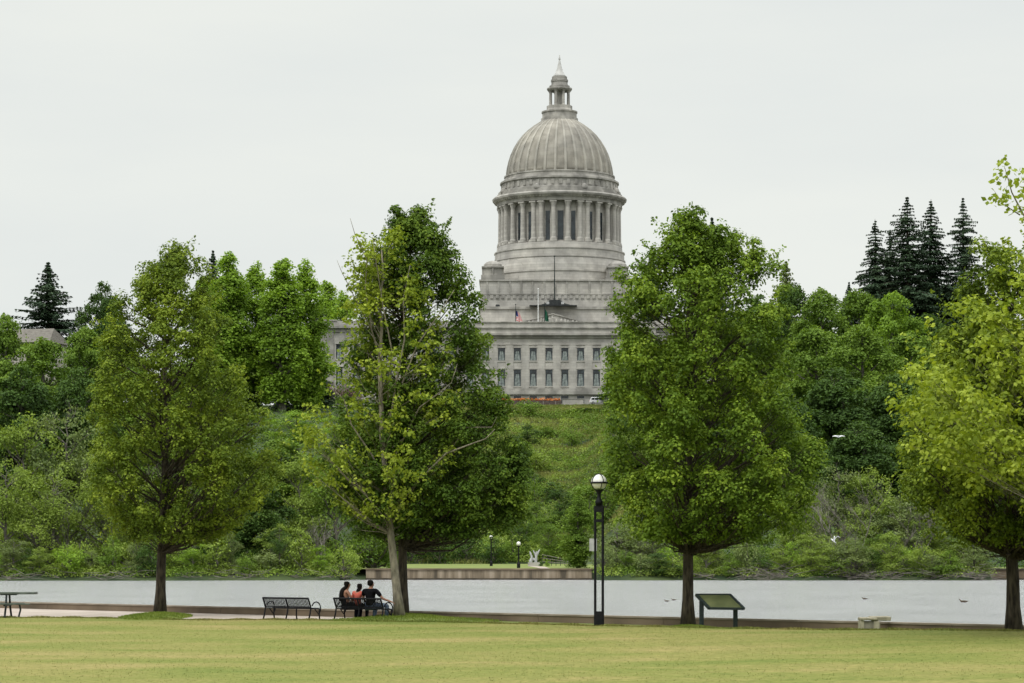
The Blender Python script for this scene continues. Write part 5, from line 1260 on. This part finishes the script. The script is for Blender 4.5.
# interpretive sign (seen from behind, tilted panel)
YS = 86.5; t = empty('interpretive_sign', (wx(720, YS), YS, wz(627, YS)), 0, 'slanted dark framed sign panel on two posts beside the middle trunk', 'sign')
q = YS / F
def sp3(x, y, dy): return Vector(((x - 720) * q, dy, (627 - y) * q))
TL, TR, BR, BL = sp3(697, 595, .35), sp3(730.5, 595, .35), sp3(743, 608.6, -.35), sp3(708.5, 608.2, -.35)
def slab(mb, pts, th):
    n_ = (pts[1] - pts[0]).cross(pts[3] - pts[0]).normalized(); a = [p + n_ * th / 2 for p in pts] + [p - n_ * th / 2 for p in pts]
    mb.add(a, [(0, 1, 2, 3), (7, 6, 5, 4), (0, 4, 5, 1), (1, 5, 6, 2), (2, 6, 7, 3), (3, 7, 4, 0)])
mb = MB(); slab(mb, [TL, TR, BR, BL], .035); mb.build('panel', M['panel_back'], t)
fr = MB()
for a, b in ((TL, TR), (TR, BR), (BR, BL), (BL, TL)): fr.tube([a, b], .06, 4)
fr.build('frame', M['frame_dark'], t)
for x0, y0 in ((701.6, 600), (735.5, 603)): MB().box((x0 - 720) * q - .075, (x0 - 720) * q + .075, -.02, .09, -.1, (627 - y0) * q).build('post', M['frame_dark'], t, bevel=.01)

# stone block bench/fountain at the wall
YK = 84.2; t = empty('stone_block', (wx(874, YK), YK, wz(630, YK) - .05), R(0), 'pale weathered stone block with an overhanging slab against the seawall', 'stone fountain'); q = YK / F
MB().box(-13.5 * q, 5 * q, -.27, .25, 0.0, 9.0 * q + .05).build('block_core', M['stone_shadow'], t)
MB().box(-14.8 * q, -11 * q, -.30, .3, 0, 11.5 * q).build('pier', M['stone_pale'], t, bevel=.02)
MB().box(-1.5 * q, 4.2 * q, -.30, .3, 0, 10.9 * q).build('pier', M['stone_pale'], t, bevel=.02)
MB().box(-15 * q, 2 * q, -.34, .34, 11.6 * q, 14.2 * q).build('cap_slab', M['stone_pale'], t, bevel=.025)
MB().box(-3.5 * q, 16 * q, -.26, .5, 10.95 * q, 15.2 * q).build('overhanging_slab', M['stone_pale'], t, bevel=.025)

# picnic table at left edge
YT = 102.3; t = empty('picnic_table', (wx(4, YT), YT, .0), 0, 'grey-green metal picnic table with bench seats, cut by the left frame edge', 'picnic table'); q = YT / F
MB().box(-30 * q, 32 * q, -.38, .38, .90, .985).build('tabletop', M['grey_green_metal'], t, bevel=.01)
for yy, nm in ((-.72, 'seat'), (.72, 'seat')): MB().box(-30 * q, (29 if yy < 0 else 17) * q, yy - .14, yy + .14, .50, .55).build(nm, M['grey_green_metal'], t, bevel=.01)
for x in (-24, 4):
    lg = MB(); lg.tube([(x * q, -.3, .92), (x * q, -.42, .45), (x * q, -.68, .02)], .045, 6); lg.tube([(x * q, .3, .92), (x * q, .42, .45), (x * q, .68, .02)], .045, 6); lg.tube([(x * q, -.8, .47), (x * q, .8, .47)], .035, 6); lg.box(x * q - .3, x * q + .36, -.04, .04, .86, .928); lg.build('leg', M['frame_dark'], t)
lg = MB(); lg.tube([(19 * q, -.72, .50), (20 * q, -.72, .3), (18 * q, -.74, .0)], .04, 6); lg.build('leg', M['frame_dark'], t)

# birds
def gull(px, py, Y, label, span, roll, head_dir, wing=.25):
    t = empty('gull', (wx(px, Y), Y, wz(py, Y)), head_dir, label, 'gull', None); t.rotation_euler = (roll, 0, head_dir); h = span / 2
    V = [Vector((.0, .0, .0)), Vector((0, .16, .01)), Vector((0, .24, .03)), Vector((0, .31, .03)), Vector((0, -.16, .0)), Vector((0, -.30, 0))]
    E = [(0, 1), (1, 2), (2, 3), (0, 4), (4, 5)]; Rr = [(.07, .065), (.055, .055), (.04, .04), (.008, .008), (.04, .03), (.05, .008)]
    for sd in (-1, 1):
        b = len(V); V += [Vector((sd * h * .25, .05, wing * .30)), Vector((sd * h * .55, .04, wing * .5)), Vector((sd * h, -.10, wing * .45))]; E += [(0, b), (b, b + 1), (b + 1, b + 2)]; Rr += [(.02, .075), (.015, .06), (.006, .02)]
    skin_obj('body', V, E, Rr, M['feather_white'], t)
gull(838.5, 436.8, 230, 'white gull gliding against the dark trees, higher than the other gull', 1.1, R(12), R(170), .16)
gull(833.5, 541, 210, 'white gull banking low over the far shore, wings raised', 1.2, R(35), R(60), .9)
def duck(px, py, label, sc_):
    Y = (EYE - WZ) * F / (py - HY); t = empty('duck', (wx(px, Y), Y, WZ), R(80), label, 'duck'); t.scale = (sc_,) * 3
    skin_obj('body', [Vector((0, 0, .05)), Vector((0, .18, .06)), Vector((0, .26, .16)), Vector((0, .30, .21)), Vector((0, .37, .20)), Vector((0, -.2, .07)), Vector((0, -.3, .11))], [(0, 1), (1, 2), (2, 3), (3, 4), (0, 5), (5, 6)], [(.11, .09), (.08, .07), (.035, .035), (.045, .045), (.015, .012), (.07, .05), (.02, .015)], M['feather_brown'], t)
duck(964, 602.3, 'brown duck floating on open water near the right frame edge', .9); duck(865, 599.3, 'tiny dark duck on the water above the stone block', .6)
duck(667, 601.5, 'tiny dark duck close to the middle trunk, left of its companion', .55); duck(674, 600.3, 'tiny dark duck close to the middle trunk, right of its companion', .55)

# ------------------------------------------------------------------ light, world, camera
SUN_EL, SUN_AZ = 58.0, 215.0   # azimuth clockwise from +Y: behind the camera, to the left
w = bpy.data.worlds.new('World'); scene.world = w; w.use_nodes = True; nt = w.node_tree; nt.nodes.clear()
out = N(nt, 'ShaderNodeOutputWorld'); bg = N(nt, 'ShaderNodeBackground', Strength=0.1)
sky = N(nt, 'ShaderNodeTexSky'); sky.sky_type = 'NISHITA'; sky.sun_disc = False; sky.sun_elevation = R(SUN_EL); sky.sun_rotation = R(SUN_AZ)
tc = N(nt, 'ShaderNodeTexCoord'); sx = N(nt, 'ShaderNodeSeparateXYZ'); L(nt, tc.outputs['Generated'], sx.inputs[0])
mr = N(nt, 'ShaderNodeMapRange'); mr.interpolation_type = 'SMOOTHSTEP'; L(nt, sx.outputs[2], mr.inputs[0]); mr.inputs[1].default_value = .20; mr.inputs[2].default_value = .85; mr.inputs[3].default_value = 0; mr.inputs[4].default_value = 1
grad = mixc(nt, mr.outputs[0], (8.35, 8.6, 8.25), (24, 24.3, 24.5))
mp = N(nt, 'ShaderNodeMapping'); mp.inputs['Scale'].default_value = (2, 2, 9); L(nt, tc.outputs['Generated'], mp.inputs[0])
nz = N(nt, 'ShaderNodeTexNoise', Scale=2.2, Detail=5); L(nt, mp.outputs[0], nz.inputs['Vector'])
cr = ramp(nt, [(.3, (.945, .955, .972)), (.7, (1.035, 1.03, 1.015))]); L(nt, nz.outputs['Fac'], cr.inputs[0])
cl = mixc(nt, 1.0, grad, cr.outputs[0], 'MULTIPLY')
fin = mixc(nt, .94, sky.outputs[0], cl)
L(nt, fin, bg.inputs[0]); L(nt, bg.outputs[0], out.inputs[0])
sl = bpy.data.lights.new('sun', 'SUN'); sl.energy = 1.5; sl.angle = R(12); sl.color = (1, .97, .92)
so = bpy.data.objects.new('sun', sl); C.objects.link(so)
dirv = Vector((math.sin(R(SUN_AZ)) * math.cos(R(SUN_EL)), math.cos(R(SUN_AZ)) * math.cos(R(SUN_EL)), math.sin(R(SUN_EL))))
so.rotation_euler = dirv.to_track_quat('Z', 'Y').to_euler()
cam = bpy.data.cameras.new('camera'); co = bpy.data.objects.new('camera', cam); C.objects.link(co)
cam.sensor_width = 36; cam.lens = F / 1024 * 36; cam.shift_y = (HY - 341.5) / 1024; cam.clip_end = 20000; cam.clip_start = .5
co.location = (0, 0, EYE); co.rotation_euler = (R(90), 0, 0); scene.camera = co
scene.view_settings.view_transform = 'Standard'; scene.view_settings.look = 'None'; scene.view_settings.gamma = 1; scene.view_settings.exposure = 0.0
scene.cycles.max_bounces = 6; scene.cycles.diffuse_bounces = 3; scene.cycles.transmission_bounces = 4; scene.cycles.glossy_bounces = 2
scene.cycles.use_denoising = True
